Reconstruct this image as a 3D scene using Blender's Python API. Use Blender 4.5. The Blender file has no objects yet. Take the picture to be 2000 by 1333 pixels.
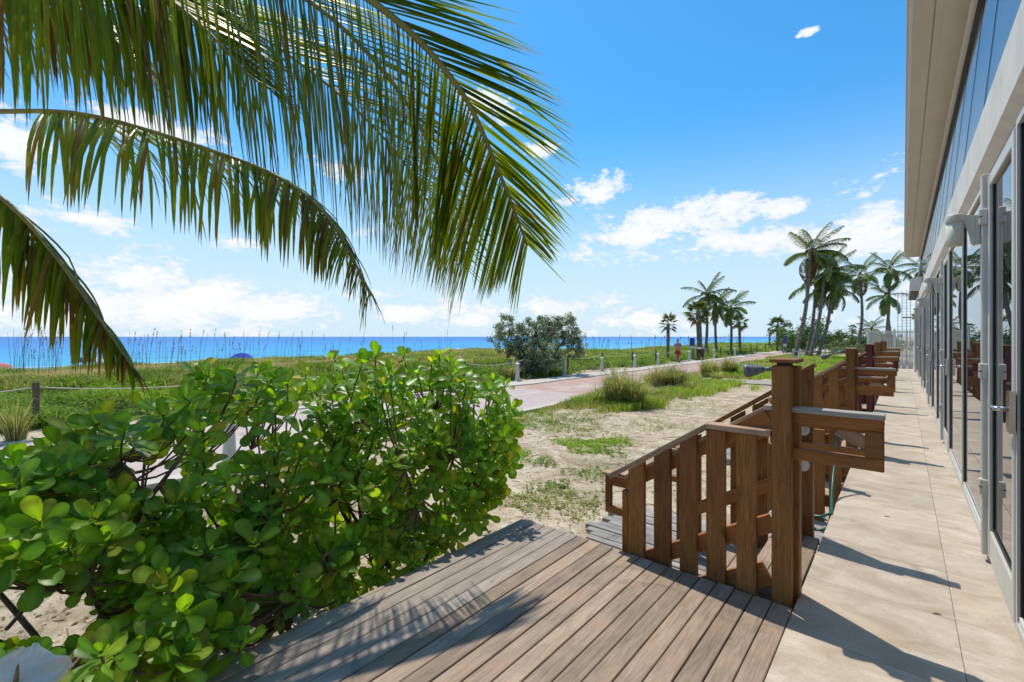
import bpy, bmesh, math, random
import numpy as np
from mathutils import Matrix, Vector, noise as mnoise

random.seed(7)
rng = np.random.default_rng(11)
scene = bpy.context.scene
COL = scene.collection
R = math.radians

# ------------------------------------------------------------------ camera
EYE = 1.5                       # eye height above the deck
THETA = math.atan(764 / 889)    # the building runs along +Y, the camera looks left of it
CAM = bpy.data.cameras.new('camera')
CAM.lens = 16.0; CAM.sensor_width = 36.0
CAM.shift_y = -8.5 / 2000
CAM.clip_start = 0.02; CAM.clip_end = 60000
cam = bpy.data.objects.new('camera', CAM); COL.objects.link(cam)
cam.location = (0, 0, EYE); cam.rotation_euler = (R(90), 0, THETA)
scene.camera = cam
FWD = Vector((-math.sin(THETA), math.cos(THETA), 0)); RGT = Vector((math.cos(THETA), math.sin(THETA), 0))

def at(px, py, zc):             # a point seen at px, py of the photograph, zc metres ahead
    return Vector((0, 0, EYE)) + FWD * zc + RGT * ((px - 1000) / 889 * zc) + Vector((0, 0, (658 - py) / 889 * zc))

# ------------------------------------------------------------------ sun and sky
SUN_EL = R(65.5); SUN_DIR = Vector((-0.86, 0.51, 0)).normalized()
sun_vec = SUN_DIR * math.cos(SUN_EL) + Vector((0, 0, math.sin(SUN_EL)))
SL = bpy.data.lights.new('sun', 'SUN'); SL.energy = 3.3; SL.angle = R(0.53); SL.color = (1.0, 0.93, 0.81)
so = bpy.data.objects.new('sun', SL); COL.objects.link(so)
so.rotation_euler = sun_vec.to_track_quat('Z', 'Y').to_euler()

world = bpy.data.worlds.new('World'); scene.world = world; world.use_nodes = True
wn = world.node_tree; wn.nodes.clear()
def N(t, typ, **kw):
    n = t.nodes.new(typ)
    for k, v in kw.items():
        if k.startswith('i_'):
            n.inputs[int(k[2:]) if k[2:].isdigit() else k[2:].replace('_', ' ')].default_value = v
        else:
            setattr(n, k, v)
    return n
def math_(t, op, a, b=None, c=None, clamp=False):
    n = t.nodes.new('ShaderNodeMath'); n.operation = op; n.use_clamp = clamp
    for i, v in enumerate((a, b, c)):
        if v is None: continue
        if isinstance(v, (int, float)): n.inputs[i].default_value = v
        else: t.links.new(v, n.inputs[i])
    return n.outputs[0]
def mixc(t, fac, a, b, blend='MIX'):
    n = t.nodes.new('ShaderNodeMix'); n.data_type = 'RGBA'; n.blend_type = blend
    for sock, v in ((n.inputs[0], fac), (n.inputs[6], a), (n.inputs[7], b)):
        if isinstance(v, (int, float)): sock.default_value = v
        elif isinstance(v, tuple): sock.default_value = v if len(v) == 4 else (*v, 1)
        else: t.links.new(v, sock)
    return n.outputs[2]
def maprange(t, v, a, b, c=0.0, d=1.0, interp='SMOOTHSTEP'):
    n = t.nodes.new('ShaderNodeMapRange'); n.interpolation_type = interp; n.clamp = True
    t.links.new(v, n.inputs[0])
    for i, x in enumerate((a, b, c, d)): n.inputs[i + 1].default_value = x
    return n.outputs[0]

sky = N(wn, 'ShaderNodeTexSky', sky_type='NISHITA', sun_disc=False)
sky.sun_elevation = SUN_EL
sky.sun_rotation = math.atan2(sun_vec.x, sun_vec.y)
sky.altitude = 0; sky.air_density = 1.15; sky.dust_density = 0.45; sky.ozone_density = 2.5
tc = N(wn, 'ShaderNodeTexCoord')
sep = N(wn, 'ShaderNodeSeparateXYZ'); wn.links.new(tc.outputs['Generated'], sep.inputs[0])
az = math_(wn, 'ARCTAN2', sep.outputs[0], sep.outputs[1])
el = math_(wn, 'ARCSINE', sep.outputs[2])
# lumpy cloud outlines
nz = N(wn, 'ShaderNodeTexNoise'); nz.inputs['Scale'].default_value = 13.0; nz.inputs['Detail'].default_value = 10; nz.inputs['Roughness'].default_value = 0.60
mp = N(wn, 'ShaderNodeMapping'); mp.inputs['Scale'].default_value = (1, 1, 1.9)
wn.links.new(tc.outputs['Generated'], mp.inputs[0]); wn.links.new(mp.outputs[0], nz.inputs[0])
lump = math_(wn, 'SUBTRACT', nz.outputs[0], 0.5)
CLOUDS = [(1165, 372, 80, 34), (1110, 392, 45, 14), (1300, 440, 150, 40), (1390, 410, 110, 40), (1250, 465, 150, 24), (1530, 405, 80, 22), (1460, 470, 160, 26), (1620, 470, 130, 42), (1720, 455, 90, 50),
          (470, 477, 44, 24), (270, 540, 130, 60), (380, 590, 190, 58), (530, 608, 150, 52), (60, 600, 190, 60), (200, 590, 120, 50), (10, 265, 75, 62), (960, 205, 85, 44), (1045, 288, 50, 22),
          (800, 612, 90, 28), (930, 615, 110, 40), (1070, 600, 90, 30), (1580, 62, 20, 8), (1562, 70, 9, 4), (300, 250, 120, 40), (660, 330, 60, 25), (1230, 625, 140, 26), (180, 430, 60, 14)]
blob = None
for px, py, rx, ry in CLOUDS:
    d = (at(px, py, 1) - Vector((0, 0, EYE))).normalized()
    a0 = math.atan2(d.x, d.y); e0 = math.asin(d.z)
    k = math.sqrt(1 + ((px - 1000) / 889) ** 2 + ((py - 658) / 889) ** 2)
    ra = 0.88 * rx / 889 / k; re = 0.88 * ry / 889 / k
    da = math_(wn, 'DIVIDE', math_(wn, 'SUBTRACT', az, a0), ra)
    de = math_(wn, 'DIVIDE', math_(wn, 'SUBTRACT', el, e0), re)
    r2 = math_(wn, 'ADD', math_(wn, 'MULTIPLY', da, da), math_(wn, 'MULTIPLY', de, de))
    g = math_(wn, 'EXPONENT', math_(wn, 'MULTIPLY', r2, -0.9))
    blob = g if blob is None else math_(wn, 'MAXIMUM', blob, g)
# scattered fair-weather cloud everywhere, thicker low down
nz2 = N(wn, 'ShaderNodeTexNoise'); nz2.inputs['Scale'].default_value = 2.6; nz2.inputs['Detail'].default_value = 5
mp2 = N(wn, 'ShaderNodeMapping'); mp2.inputs['Scale'].default_value = (1, 1, 3.0); mp2.inputs['Location'].default_value = (5.3, 2.9, 0.4)
wn.links.new(tc.outputs['Generated'], mp2.inputs[0]); wn.links.new(mp2.outputs[0], nz2.inputs[0])
low = maprange(wn, el, 0.5, 0.0, 0.0, 0.20, 'LINEAR')
gen = math_(wn, 'MULTIPLY', maprange(wn, math_(wn, 'ADD', nz2.outputs[0], low), 0.60, 0.82), 0.5)
dens = math_(wn, 'MAXIMUM', blob, gen)
dens = math_(wn, 'ADD', dens, math_(wn, 'MULTIPLY', math_(wn, 'MULTIPLY', lump, 2.5), maprange(wn, dens, 0.02, 0.30)))
nz3 = N(wn, 'ShaderNodeTexNoise'); nz3.inputs['Scale'].default_value = 70.0; nz3.inputs['Detail'].default_value = 5
wn.links.new(mp.outputs[0], nz3.inputs[0])
dens = math_(wn, 'ADD', dens, math_(wn, 'MULTIPLY', math_(wn, 'MULTIPLY', math_(wn, 'SUBTRACT', nz3.outputs[0], 0.5), 1.1), maprange(wn, dens, 0.05, 0.35)))
cloud = maprange(wn, dens, 0.34, 0.80)
shade = maprange(wn, math_(wn, 'ADD', dens, math_(wn, 'MULTIPLY', lump, -0.5)), 0.5, 1.3)
ccol = mixc(wn, shade, (6.0, 6.4, 6.9), (7.4, 7.4, 7.3))
haze_c = maprange(wn, el, 0.50, 0.0, 0.0, 1.0, 'SMOOTHERSTEP')
haze_c = math_(wn, 'MULTIPLY', math_(wn, 'POWER', haze_c, 1.15), 0.92)
blue = mixc(wn, 1.0, sky.outputs[0], (0.33, 0.93, 1.24, 1), 'MULTIPLY')
base = mixc(wn, haze_c, blue, (4.9, 5.95, 6.8))
fin = mixc(wn, math_(wn, 'MULTIPLY', cloud, 0.93), base, ccol)
bg = N(wn, 'ShaderNodeBackground'); bg.inputs[1].default_value = 0.118
wn.links.new(fin, bg.inputs[0])
wo = N(wn, 'ShaderNodeOutputWorld'); wn.links.new(bg.outputs[0], wo.inputs[0])

vs = scene.view_settings
vs.view_transform = 'Standard'; vs.look = 'None'; vs.gamma = 1; vs.exposure = 0.28; vs.use_curve_mapping = False
scene.cycles.max_bounces = 5; scene.cycles.diffuse_bounces = 3; scene.cycles.adaptive_threshold = 0.02; scene.cycles.transparent_max_bounces = 12
scene.cycles.use_denoising = True

# ------------------------------------------------------------------ materials
def newmat(name):
    m = bpy.data.materials.new(name); m.use_nodes = True
    t = m.node_tree; b = t.nodes['Principled BSDF']
    return m, t, b
def ramp(t, v, stops, interp='LINEAR'):
    n = t.nodes.new('ShaderNodeValToRGB'); n.color_ramp.interpolation = interp
    e = n.color_ramp.elements
    while len(e) < len(stops): e.new(0.5)
    for x, (p, c) in zip(e, stops): x.position = p; x.color = (*c, 1)
    t.links.new(v, n.inputs[0]); return n.outputs[0]
def texn(t, scale, detail=4, rough=0.55, coord='Object', stretch=(1, 1, 1), off=None, dist=0.0):
    c = N(t, 'ShaderNodeTexCoord'); m = N(t, 'ShaderNodeMapping'); m.inputs['Scale'].default_value = stretch
    t.links.new(c.outputs[coord] if coord != 'World' else N(t, 'ShaderNodeNewGeometry').outputs['Position'], m.inputs[0])
    if off is not None:
        cb = t.nodes.new('ShaderNodeCombineXYZ')
        for i in range(3): t.links.new(math_(t, 'MULTIPLY', off, 17.3 + 11 * i), cb.inputs[i])
        t.links.new(cb.outputs[0], m.inputs['Location'])
    n = N(t, 'ShaderNodeTexNoise'); n.inputs['Scale'].default_value = scale; n.inputs['Detail'].default_value = detail; n.inputs['Roughness'].default_value = rough
    n.inputs['Distortion'].default_value = dist
    t.links.new(m.outputs[0], n.inputs[0]); return n.outputs[0]
def bump(t, b, h, strength=0.3, dist=0.01):
    n = N(t, 'ShaderNodeBump'); n.inputs['Strength'].default_value = strength; n.inputs['Distance'].default_value = dist
    t.links.new(h, n.inputs['Height']); t.links.new(n.outputs[0], b.inputs['Normal'])

def wood(name, dark, mid, light, axis, rough=0.7, vary=0.35, spec=0.3, blotch=None, bstr=0.5):
    m, t, b = newmat(name)
    rnd = N(t, 'ShaderNodeObjectInfo').outputs['Random']
    st = [30, 30, 30]; st[axis] = 2.2
    g1 = texn(t, 1.6, 6, 0.7, 'Object', tuple(st), rnd, 0.6)
    st2 = [95, 95, 95]; st2[axis] = 6.0
    g2 = texn(t, 1.5, 3, 0.6, 'Object', tuple(st2), rnd)
    bl = texn(t, 3.2, 4, 0.6, 'Object', (1, 1, 1), rnd)
    v = math_(t, 'ADD', math_(t, 'MULTIPLY', g1, 0.55), math_(t, 'MULTIPLY', g2, 0.45))
    c = ramp(t, v, [(0.30, dark), (0.52, mid), (0.72, light)])
    k = math_(t, 'ADD', 1 - vary * 0.5, math_(t, 'MULTIPLY', rnd, vary))
    k = math_(t, 'MULTIPLY', k, maprange(t, bl, 0.25, 0.75, 0.80, 1.15, 'LINEAR'))
    kk = N(t, 'ShaderNodeCombineColor')
    for i in range(3): t.links.new(k, kk.inputs[i])
    c = mixc(t, 1.0, c, kk.outputs[0], 'MULTIPLY')
    if blotch:
        c = mixc(t, maprange(t, bl, 0.5, 0.72, 0, 0.6), c, blotch)
    sn = texn(t, 2.3, 6, 0.7, 'World', (1, 1, 0.6), None, 0.8)
    c = mixc(t, maprange(t, sn, 0.54, 0.70, 0, 0.55), c, tuple(x * 0.62 for x in dark))
    kn = texn(t, 5.5, 2, 0.5, 'World', (1, 1, 0.7))
    c = mixc(t, maprange(t, kn, 0.70, 0.76, 0, 0.6), c, tuple(x * 0.5 for x in dark))
    t.links.new(c, b.inputs['Base Color']); b.inputs['Roughness'].default_value = rough; b.inputs['Specular IOR Level'].default_value = spec
    bump(t, b, v, bstr, 0.003)
    return m

M = {}
M['deck'] = wood('deck_board_wood', (.20, .138, .096), (.36, .27, .198), (.48, .375, .29), 1, 0.72, 0.5, 0.22, (.40, .255, .16))
M['deck_end'] = wood('deck_board_grey', (.19, .148, .114), (.33, .272, .222), (.46, .395, .335), 1, 0.8, 0.35)
M['rail_x'] = wood('stained_rail_wood', (.17, .062, .019), (.335, .135, .040), (.49, .23, .078), 0, 0.6, 0.55, 0.22, (.39, .15, .040))
M['rail_z'] = wood('stained_post_wood', (.145, .056, .017), (.30, .126, .037), (.46, .22, .074), 2, 0.6, 0.55, 0.22, (.24, .125, .034))
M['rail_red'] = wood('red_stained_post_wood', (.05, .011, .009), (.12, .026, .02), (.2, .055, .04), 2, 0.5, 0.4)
M['cap_worn'] = wood('worn_cap_wood', (.26, .15, .085), (.43, .28, .175), (.58, .43, .31), 0, 0.7, 0.3)
M['cap_grey'] = wood('greyed_cap_wood', (.20, .17, .14), (.40, .36, .31), (.60, .56, .50), 0, 0.75, 0.2)
M['plank'] = wood('weathered_plank_wood', (.10, .085, .07), (.37, .34, .305), (.58, .55, .51), 0, 0.85, 0.35, 0.2, None, 0.9)
M['postgrey'] = wood('grey_fence_post_wood', (.07, .05, .035), (.16, .115, .08), (.26, .2, .15), 2, 0.85, 0.3)

def plain(name, col, rough=0.6, spec=0.4, var=0.12, scale=5.0, metal=0.0, bmp=0.0, dirt=None):
    m, t, b = newmat(name)
    n = texn(t, scale, 5, 0.6)
    lo = tuple(x * (1 - var) for x in col); hi = tuple(min(1, x * (1 + var)) for x in col)
    c = ramp(t, n, [(0.3, lo), (0.7, hi)])
    if dirt:
        n2 = texn(t, scale * 0.45, 6, 0.7)
        c = mixc(t, maprange(t, n2, 0.52, 0.75, 0, 0.7), c, dirt)
    t.links.new(c, b.inputs['Base Color']); b.inputs['Roughness'].default_value = rough
    b.inputs['Specular IOR Level'].default_value = spec; b.inputs['Metallic'].default_value = metal
    if bmp: bump(t, b, texn(t, scale * 12, 4, 0.6), bmp, 0.004)
    return m
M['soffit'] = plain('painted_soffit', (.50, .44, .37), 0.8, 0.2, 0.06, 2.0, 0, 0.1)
M['fascia'] = plain('painted_fascia', (.60, .55, .48), 0.75, 0.2, 0.05, 2.0)
M['concrete'] = plain('cream_render', (.66, .61, .54), 0.85, 0.2, 0.10, 3.0, 0, 0.35, (.42, .37, .31))
M['alu'] = plain('cream_aluminium', (.57, .535, .465), 0.38, 0.5, 0.06, 6.0, 0, 0, (.45, .41, .35))
M['alu_white'] = plain('white_aluminium', (.64, .62, .57), 0.35, 0.5, 0.05, 6.0)
M['gasket'] = plain('black_gasket_and_gap', (.012, .012, .013), 0.5, 0.4)
M['chrome'] = plain('brushed_steel', (.52, .50, .47), 0.22, 0.5, 0.10, 9, 1.0)
M['shade_c'] = plain('cream_lamp_shade', (.66, .62, .48), 0.5, 0.4, 0.05)
M['white_paint'] = plain('white_bollard_paint', (.60, .58, .54), 0.6, 0.3, 0.08, 7, 0, 0, (.5, .48, .44))
M['fence_cream'] = plain('cream_metal_fence', (.62, .62, .55), 0.5, 0.4, 0.06)
M['rope'] = plain('pale_rope', (.62, .57, .46), 0.9, 0.1, 0.15, 40)
M['black'] = plain('dark_plastic', (.02, .02, .021), 0.5, 0.4)
M['greymetal'] = plain('grey_metal', (.17, .18, .21), 0.5, 0.4, 0.35, 40, 0.3)
M['lattice'] = plain('grey_steel_lattice', (.30, .31, .32), 0.5, 0.4)
M['hose'] = plain('green_hose', (.012, .11, .085), 0.35, 0.5)
M['box_white'] = plain('worn_white_box', (.62, .58, .52), 0.6, 0.3, 0.15, 20, 0, 0, (.3, .25, .2))
M['dark_void'] = plain('dark_interior', (.015, .014, .013), 0.9, 0.1)

def glass(name, tint, ior, rough=0.0):
    m, t, b = newmat(name)
    b.inputs['Base Color'].default_value = (*tint, 1); b.inputs['Roughness'].default_value = rough
    b.inputs['IOR'].default_value = ior; b.inputs['Specular IOR Level'].default_value = 0.5
    c = N(t, 'ShaderNodeTexCoord'); n = N(t, 'ShaderNodeTexNoise'); n.inputs['Scale'].default_value = 1.3; n.inputs['Detail'].default_value = 1
    t.links.new(c.outputs['Object'], n.inputs[0])
    bump(t, b, n.outputs[0], 0.02, 0.02)
    return m
M['glass'] = glass('tinted_glass', (.022, .021, .019), 2.3)
def clear_glass(name, tint):
    m, t, b = newmat(name)
    tr = N(t, 'ShaderNodeBsdfTransparent'); tr.inputs[0].default_value = (*tint, 1)
    gl = N(t, 'ShaderNodeBsdfGlossy'); gl.inputs['Roughness'].default_value = 0.0; gl.inputs[0].default_value = (.9, .9, .9, 1)
    fr = N(t, 'ShaderNodeFresnel'); fr.inputs[0].default_value = 1.5
    mx = N(t, 'ShaderNodeMixShader'); t.links.new(math_(t, 'MULTIPLY', fr.outputs[0], 0.22), mx.inputs[0])
    t.links.new(tr.outputs[0], mx.inputs[1]); t.links.new(gl.outputs[0], mx.inputs[2]); t.links.new(mx.outputs[0], t.nodes['Material Output'].inputs[0])
    return m
M['glass_hi'] = clear_glass('tinted_high_glass', (.90, .88, .86))

# travertine paving
def stone():
    m, t, b = newmat('travertine')
    rnd = N(t, 'ShaderNodeObjectInfo').outputs['Random']
    a = texn(t, 3.2, 8, 0.68, 'World', (1.0, 1.7, 1), rnd, 0.8)
    a2 = texn(t, 1.7, 5, 0.6, 'World', (1, 1.4, 1), rnd)
    f = texn(t, 70, 4, 0.75, 'World', (1, 1.3, 1))
    c = ramp(t, a, [(0.28, (.37, .285, .20)), (0.50, (.50, .41, .315)), (0.68, (.62, .54, .44))])
    c = mixc(t, maprange(t, a2, 0.52, 0.72, 0, 0.55), c, (.56, .425, .28))
    c = mixc(t, maprange(t, f, 0.50, 0.68, 0, 0.60), c, (.33, .285, .225))
    wp = texn(t, 1.4, 8, 0.7, 'World')
    c = mixc(t, maprange(t, wp, 0.48, 0.66, 0, 0.5), c, (.44, .375, .285))
    k = N(t, 'ShaderNodeCombineColor')
    for i in range(3): t.links.new(math_(t, 'ADD', 0.90, math_(t, 'MULTIPLY', rnd, 0.16)), k.inputs[i])
    c = mixc(t, 1.0, c, k.outputs[0], 'MULTIPLY')
    t.links.new(c, b.inputs['Base Color']); b.inputs['Roughness'].default_value = 0.7; b.inputs['Specular IOR Level'].default_value = 0.3
    bump(t, b, math_(t, 'ADD', f, math_(t, 'MULTIPLY', a, 0.6)), 0.25, 0.004)
    return m
M['stone'] = stone()
M['grout'] = plain('grout', (.56, .47, .37), 0.9, 0.1, 0.15, 12)

def sand_mat():
    m, t, b = newmat('sand_soil')
    big = texn(t, 0.55, 6, 0.65, 'World'); mid = texn(t, 3.0, 7, 0.68, 'World', (1, 1, 1), None, 0.6); fine = texn(t, 45, 4, 0.7, 'World')
    lit = texn(t, 9.0, 6, 0.75, 'World', (1, 1.7, 1), None, 1.2)
    c = ramp(t, mid, [(0.30, (.40, .29, .185)), (0.50, (.60, .475, .33)), (0.68, (.74, .62, .465))])
    c = mixc(t, maprange(t, lit, 0.51, 0.62, 0, 0.8), c, (.235, .165, .09))
    c = mixc(t, maprange(t, big, 0.50, 0.66, 0, 0.55), c, (.25, .205, .115))
    c = mixc(t, maprange(t, fine, 0.55, 0.72, 0, 0.5), c, (.30, .235, .16))
    t.links.new(c, b.inputs['Base Color']); b.inputs['Roughness'].default_value = 0.95; b.inputs['Specular IOR Level'].default_value = 0.1
    bump(t, b, math_(t, 'ADD', math_(t, 'MULTIPLY', mid, 2.0), math_(t, 'ADD', fine, lit)), 0.7, 0.03)
    return m
M['sand'] = sand_mat()

def path_mat(name, brick):
    m, t, b = newmat(name)
    n = texn(t, 1.1, 6, 0.65, 'World'); f = texn(t, 30, 4, 0.7, 'World')
    c = N(t, 'ShaderNodeNewGeometry')
    br = N(t, 'ShaderNodeTexBrick'); br.inputs['Scale'].default_value = 1.0
    br.inputs['Brick Width'].default_value = 0.22; br.inputs['Row Height'].default_value = 0.11; br.inputs['Mortar Size'].default_value = 0.006
    t.links.new(c.outputs['Position'], br.inputs[0])
    if brick:
        br.inputs['Color1'].default_value = (.46, .25, .195, 1); br.inputs['Color2'].default_value = (.53, .32, .25, 1); br.inputs['Mortar'].default_value = (.42, .34, .29, 1)
    else:
        br.inputs['Color1'].default_value = (.50, .375, .33, 1); br.inputs['Color2'].default_value = (.56, .44, .385, 1); br.inputs['Mortar'].default_value = (.47, .38, .34, 1)
    col = mixc(t, maprange(t, n, 0.42, 0.68, 0, 0.6), br.outputs[0], (.54, .455, .40))
    col = mixc(t, maprange(t, f, 0.5, 0.75, 0, 0.35), col, (.60, .52, .44))
    sd = texn(t, 0.45, 7, 0.7, 'World', (1, 0.5, 1))
    col = mixc(t, maprange(t, sd, 0.52, 0.66, 0, 0.7), col, (.62, .53, .42))
    sd2 = texn(t, 1.9, 6, 0.7, 'World')
    col = mixc(t, maprange(t, sd2, 0.58, 0.70, 0, 0.4), col, (.27, .20, .17))
    t.links.new(col, b.inputs['Base Color']); b.inputs['Roughness'].default_value = 0.9; b.inputs['Specular IOR Level'].default_value = 0.15
    bump(t, b, f, 0.3, 0.003)
    return m
M['path'] = path_mat('pink_paving', False); M['brick'] = path_mat('red_brick_paving', True)
M['kerb'] = plain('pale_kerb', (.58, .51, .42), 0.9, 0.1, 0.12, 6, 0, 0.3, (.48, .40, .3))
M['line'] = plain('faded_line_paint', (.66, .57, .50), 0.9, 0.1, 0.12, 6)

def sea_mat():
    m, t, b = newmat('sea_water')
    g = N(t, 'ShaderNodeNewGeometry'); s = N(t, 'ShaderNodeSeparateXYZ'); t.links.new(g.outputs['Position'], s.inputs[0])
    x = math_(t, 'MULTIPLY', s.outputs[0], -1)
    w = texn(t, 0.012, 4, 0.6, 'World', (1, 0.3, 1))
    x2 = math_(t, 'ADD', x, math_(t, 'MULTIPLY', math_(t, 'SUBTRACT', w, 0.5), 140))
    c = ramp(t, maprange(t, x2, 75, 700, 0, 1, 'LINEAR'), [(0.0, (.045, .44, .55)), (0.12, (.012, .33, .58)), (0.45, (.004, .215, .56)), (1.0, (.003, .155, .47))])
    st = texn(t, 0.10, 5, 0.6, 'World', (1, 0.22, 1))
    c = mixc(t, maprange(t, st, 0.45, 0.60, 0, 0.42), c, (.003, .12, .36))
    t.links.new(c, b.inputs['Base Color']); b.inputs['Roughness'].default_value = 0.35; b.inputs['Specular IOR Level'].default_value = 0.12
    wv = texn(t, 0.5, 5, 0.6, 'World', (1, 0.35, 1))
    bump(t, b, wv, 0.5, 0.5)
    return m
M['sea'] = sea_mat()

def leaf_mat(name, trans=0.35, rough=0.35, spec=0.5, tcol=(1.5, 1.35, 0.35), vein=False):
    m, t, b = newmat(name)
    a = N(t, 'ShaderNodeVertexColor', layer_name='tint')
    rnd = N(t, 'ShaderNodeObjectInfo').outputs['Random']
    n = texn(t, 14, 3, 0.6)
    k = N(t, 'ShaderNodeCombineColor')
    kv = math_(t, 'MULTIPLY', math_(t, 'ADD', 0.88, math_(t, 'MULTIPLY', rnd, 0.24)), maprange(t, n, 0.3, 0.7, 0.85, 1.15, 'LINEAR'))
    for i in range(3): t.links.new(kv, k.inputs[i])
    c = mixc(t, 1.0, a.outputs[0], k.outputs[0], 'MULTIPLY')
    t.links.new(c, b.inputs['Base Color']); b.inputs['Roughness'].default_value = rough; b.inputs['Specular IOR Level'].default_value = spec
    tr = N(t, 'ShaderNodeBsdfTranslucent'); tcn = mixc(t, 1.0, c, (*tcol, 1), 'MULTIPLY'); t.links.new(tcn, tr.inputs[0])
    mx = N(t, 'ShaderNodeMixShader'); mx.inputs[0].default_value = trans
    t.links.new(b.outputs[0], mx.inputs[1]); t.links.new(tr.outputs[0], mx.inputs[2])
    t.links.new(mx.outputs[0], t.nodes['Material Output'].inputs[0])
    return m
M['leaf'] = leaf_mat('shrub_leaf', 0.52, 0.36, 0.34, (2.0, 1.85, 0.35))
M['leaflet'] = leaf_mat('palm_leaflet', 0.50, 0.30, 0.45, (2.1, 1.75, 0.35))
M['far_leaf'] = leaf_mat('far_palm_leaf', 0.30, 0.45, 0.3, (1.7, 1.5, 0.5))
M['grass'] = leaf_mat('dune_grass', 0.45, 0.7, 0.15, (1.6, 1.5, 0.6))
M['petal'] = leaf_mat('white_petal', 0.30, 0.45, 0.3, (1, 1, 1))
M['bark'] = plain('shrub_bark', (.16, .11, .075), 0.9, 0.15, 0.35, 30, 0, 0.5)
M['stem'] = plain('green_stem', (.20, .17, .08), 0.7, 0.2, 0.2, 20)
M['rachis'] = plain('palm_rachis', (.26, .22, .055), 0.5, 0.3, 0.25, 6, 0, 0, (.17, .10, .045))
def trunk_mat():
    m, t, b = newmat('palm_trunk')
    n = texn(t, 3.0, 5, 0.65, 'Object', (1, 1, 5)); r = texn(t, 1.2, 2, 0.5, 'Object', (0.3, 0.3, 9))
    c = ramp(t, math_(t, 'ADD', math_(t, 'MULTIPLY', n, .6), math_(t, 'MULTIPLY', r, .4)), [(0.35, (.085, .068, .055)), (0.5, (.19, .16, .135)), (0.66, (.29, .255, .22))])
    t.links.new(c, b.inputs['Base Color']); b.inputs['Roughness'].default_value = 0.95; b.inputs['Specular IOR Level'].default_value = 0.1
    bump(t, b, r, 0.6, 0.02); return m
M['trunk'] = trunk_mat()
M['fibre'] = plain('brown_palm_fibre', (.20, .105, .045), 0.95, 0.1, 0.35, 12)

# ------------------------------------------------------------------ building helpers
W = {}
CUR = {}
def link(name, mesh, mat=None, mw=None, parent=None, label=None, cat=None, group=None, kind=None):
    o = bpy.data.objects.new(name, mesh); COL.objects.link(o)
    if mesh is not None and mat is not None and len(mesh.materials) == 0: mesh.materials.append(mat)
    mw = mw or Matrix.Identity(4)
    if parent is not None:
        o.parent = parent; o.matrix_parent_inverse = W[parent.name].inverted()
    o.matrix_basis = mw; W[o.name] = mw
    if label: o['label'] = label
    if cat: o['category'] = cat
    if group: o['group'] = group
    if kind: o['kind'] = kind
    return o
def thing(name, loc, label, cat, group=None):
    return link(name, None, None, Matrix.Translation(Vector(loc)), None, label, cat, group)
_bx = {}
def box_mesh(sx, sy, sz, bev, mat):
    key = (round(sx, 4), round(sy, 4), round(sz, 4), round(bev, 4), mat.name)
    if key in _bx: return _bx[key]
    bm = bmesh.new(); bmesh.ops.create_cube(bm, size=1)
    bmesh.ops.scale(bm, vec=(sx, sy, sz), verts=bm.verts)
    if bev > 0: bmesh.ops.bevel(bm, geom=bm.edges[:], offset=bev, segments=1, affect='EDGES')
    me = bpy.data.meshes.new('box'); bm.to_mesh(me); bm.free(); me.materials.append(mat); _bx[key] = me
    return me
def box(name, x0, x1, y0, y1, z0, z1, mat, parent=None, bev=0.004, **kw):
    me = box_mesh(x1 - x0, y1 - y0, z1 - z0, min(bev, (x1 - x0) * .3, (y1 - y0) * .3, (z1 - z0) * .3), mat)
    return link(name, me, None, Matrix.Translation(Vector(((x0 + x1) / 2, (y0 + y1) / 2, (z0 + z1) / 2))), parent, **kw)
def bar(name, p, q, w, h, mat, parent=None, bev=0.004, up=Vector((0, 0, 1)), **kw):
    """a straight board from p to q (centre line), w across, h tall, its long axis local X"""
    p = Vector(p); q = Vector(q); d = q - p; L = d.length; x = d.normalized(); y = up.cross(x)
    y = y.normalized() if y.length > 1e-6 else Vector((0, 1, 0)); z = x.cross(y)
    mw = Matrix((x, y, z)).transposed().to_4x4(); mw.translation = (p + q) / 2
    return link(name, box_mesh(L, w, h, min(bev, w * .3, h * .3), mat), None, mw, parent, **kw)

class MB:
    def __init__(s): s.v = []; s.f = []; s.c = []; s.n = 0
    def add(s, v, f, c=None):
        v = np.asarray(v, float); s.v.append(v)
        for q in f: s.f.append(tuple(i + s.n for i in q))
        if c is not None:
            c = np.asarray(c, float)
            s.c.append(np.tile(c, (len(v), 1)) if c.ndim == 1 else c)
        s.n += len(v)
    def mesh(s, mat, smooth=True):
        me = bpy.data.meshes.new('mesh')
        v = np.concatenate(s.v) if s.v else np.zeros((0, 3))
        nf = len(s.f); ls = np.fromiter((len(q) for q in s.f), int, nf)
        me.vertices.add(len(v)); me.vertices.foreach_set('co', v.ravel())
        me.loops.add(int(ls.sum())); me.loops.foreach_set('vertex_index', np.fromiter((i for q in s.f for i in q), int, int(ls.sum())))
        me.polygons.add(nf); me.polygons.foreach_set('loop_start', np.concatenate(([0], np.cumsum(ls)[:-1])).astype(int))
        me.polygons.foreach_set('use_smooth', np.full(nf, smooth))
        me.update(calc_edges=True)
        if s.c:
            c = np.concatenate(s.c); a = me.color_attributes.new('tint', 'FLOAT_COLOR', 'POINT')
            a.data.foreach_set('color', np.hstack([c, np.ones((len(c), 1))]).ravel())
        me.materials.append(mat); return me
    def build(s, name, mat, parent=None, mw=None, smooth=True, **kw):
        return link(name, s.mesh(mat, smooth), None, mw, parent, **kw)

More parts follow.
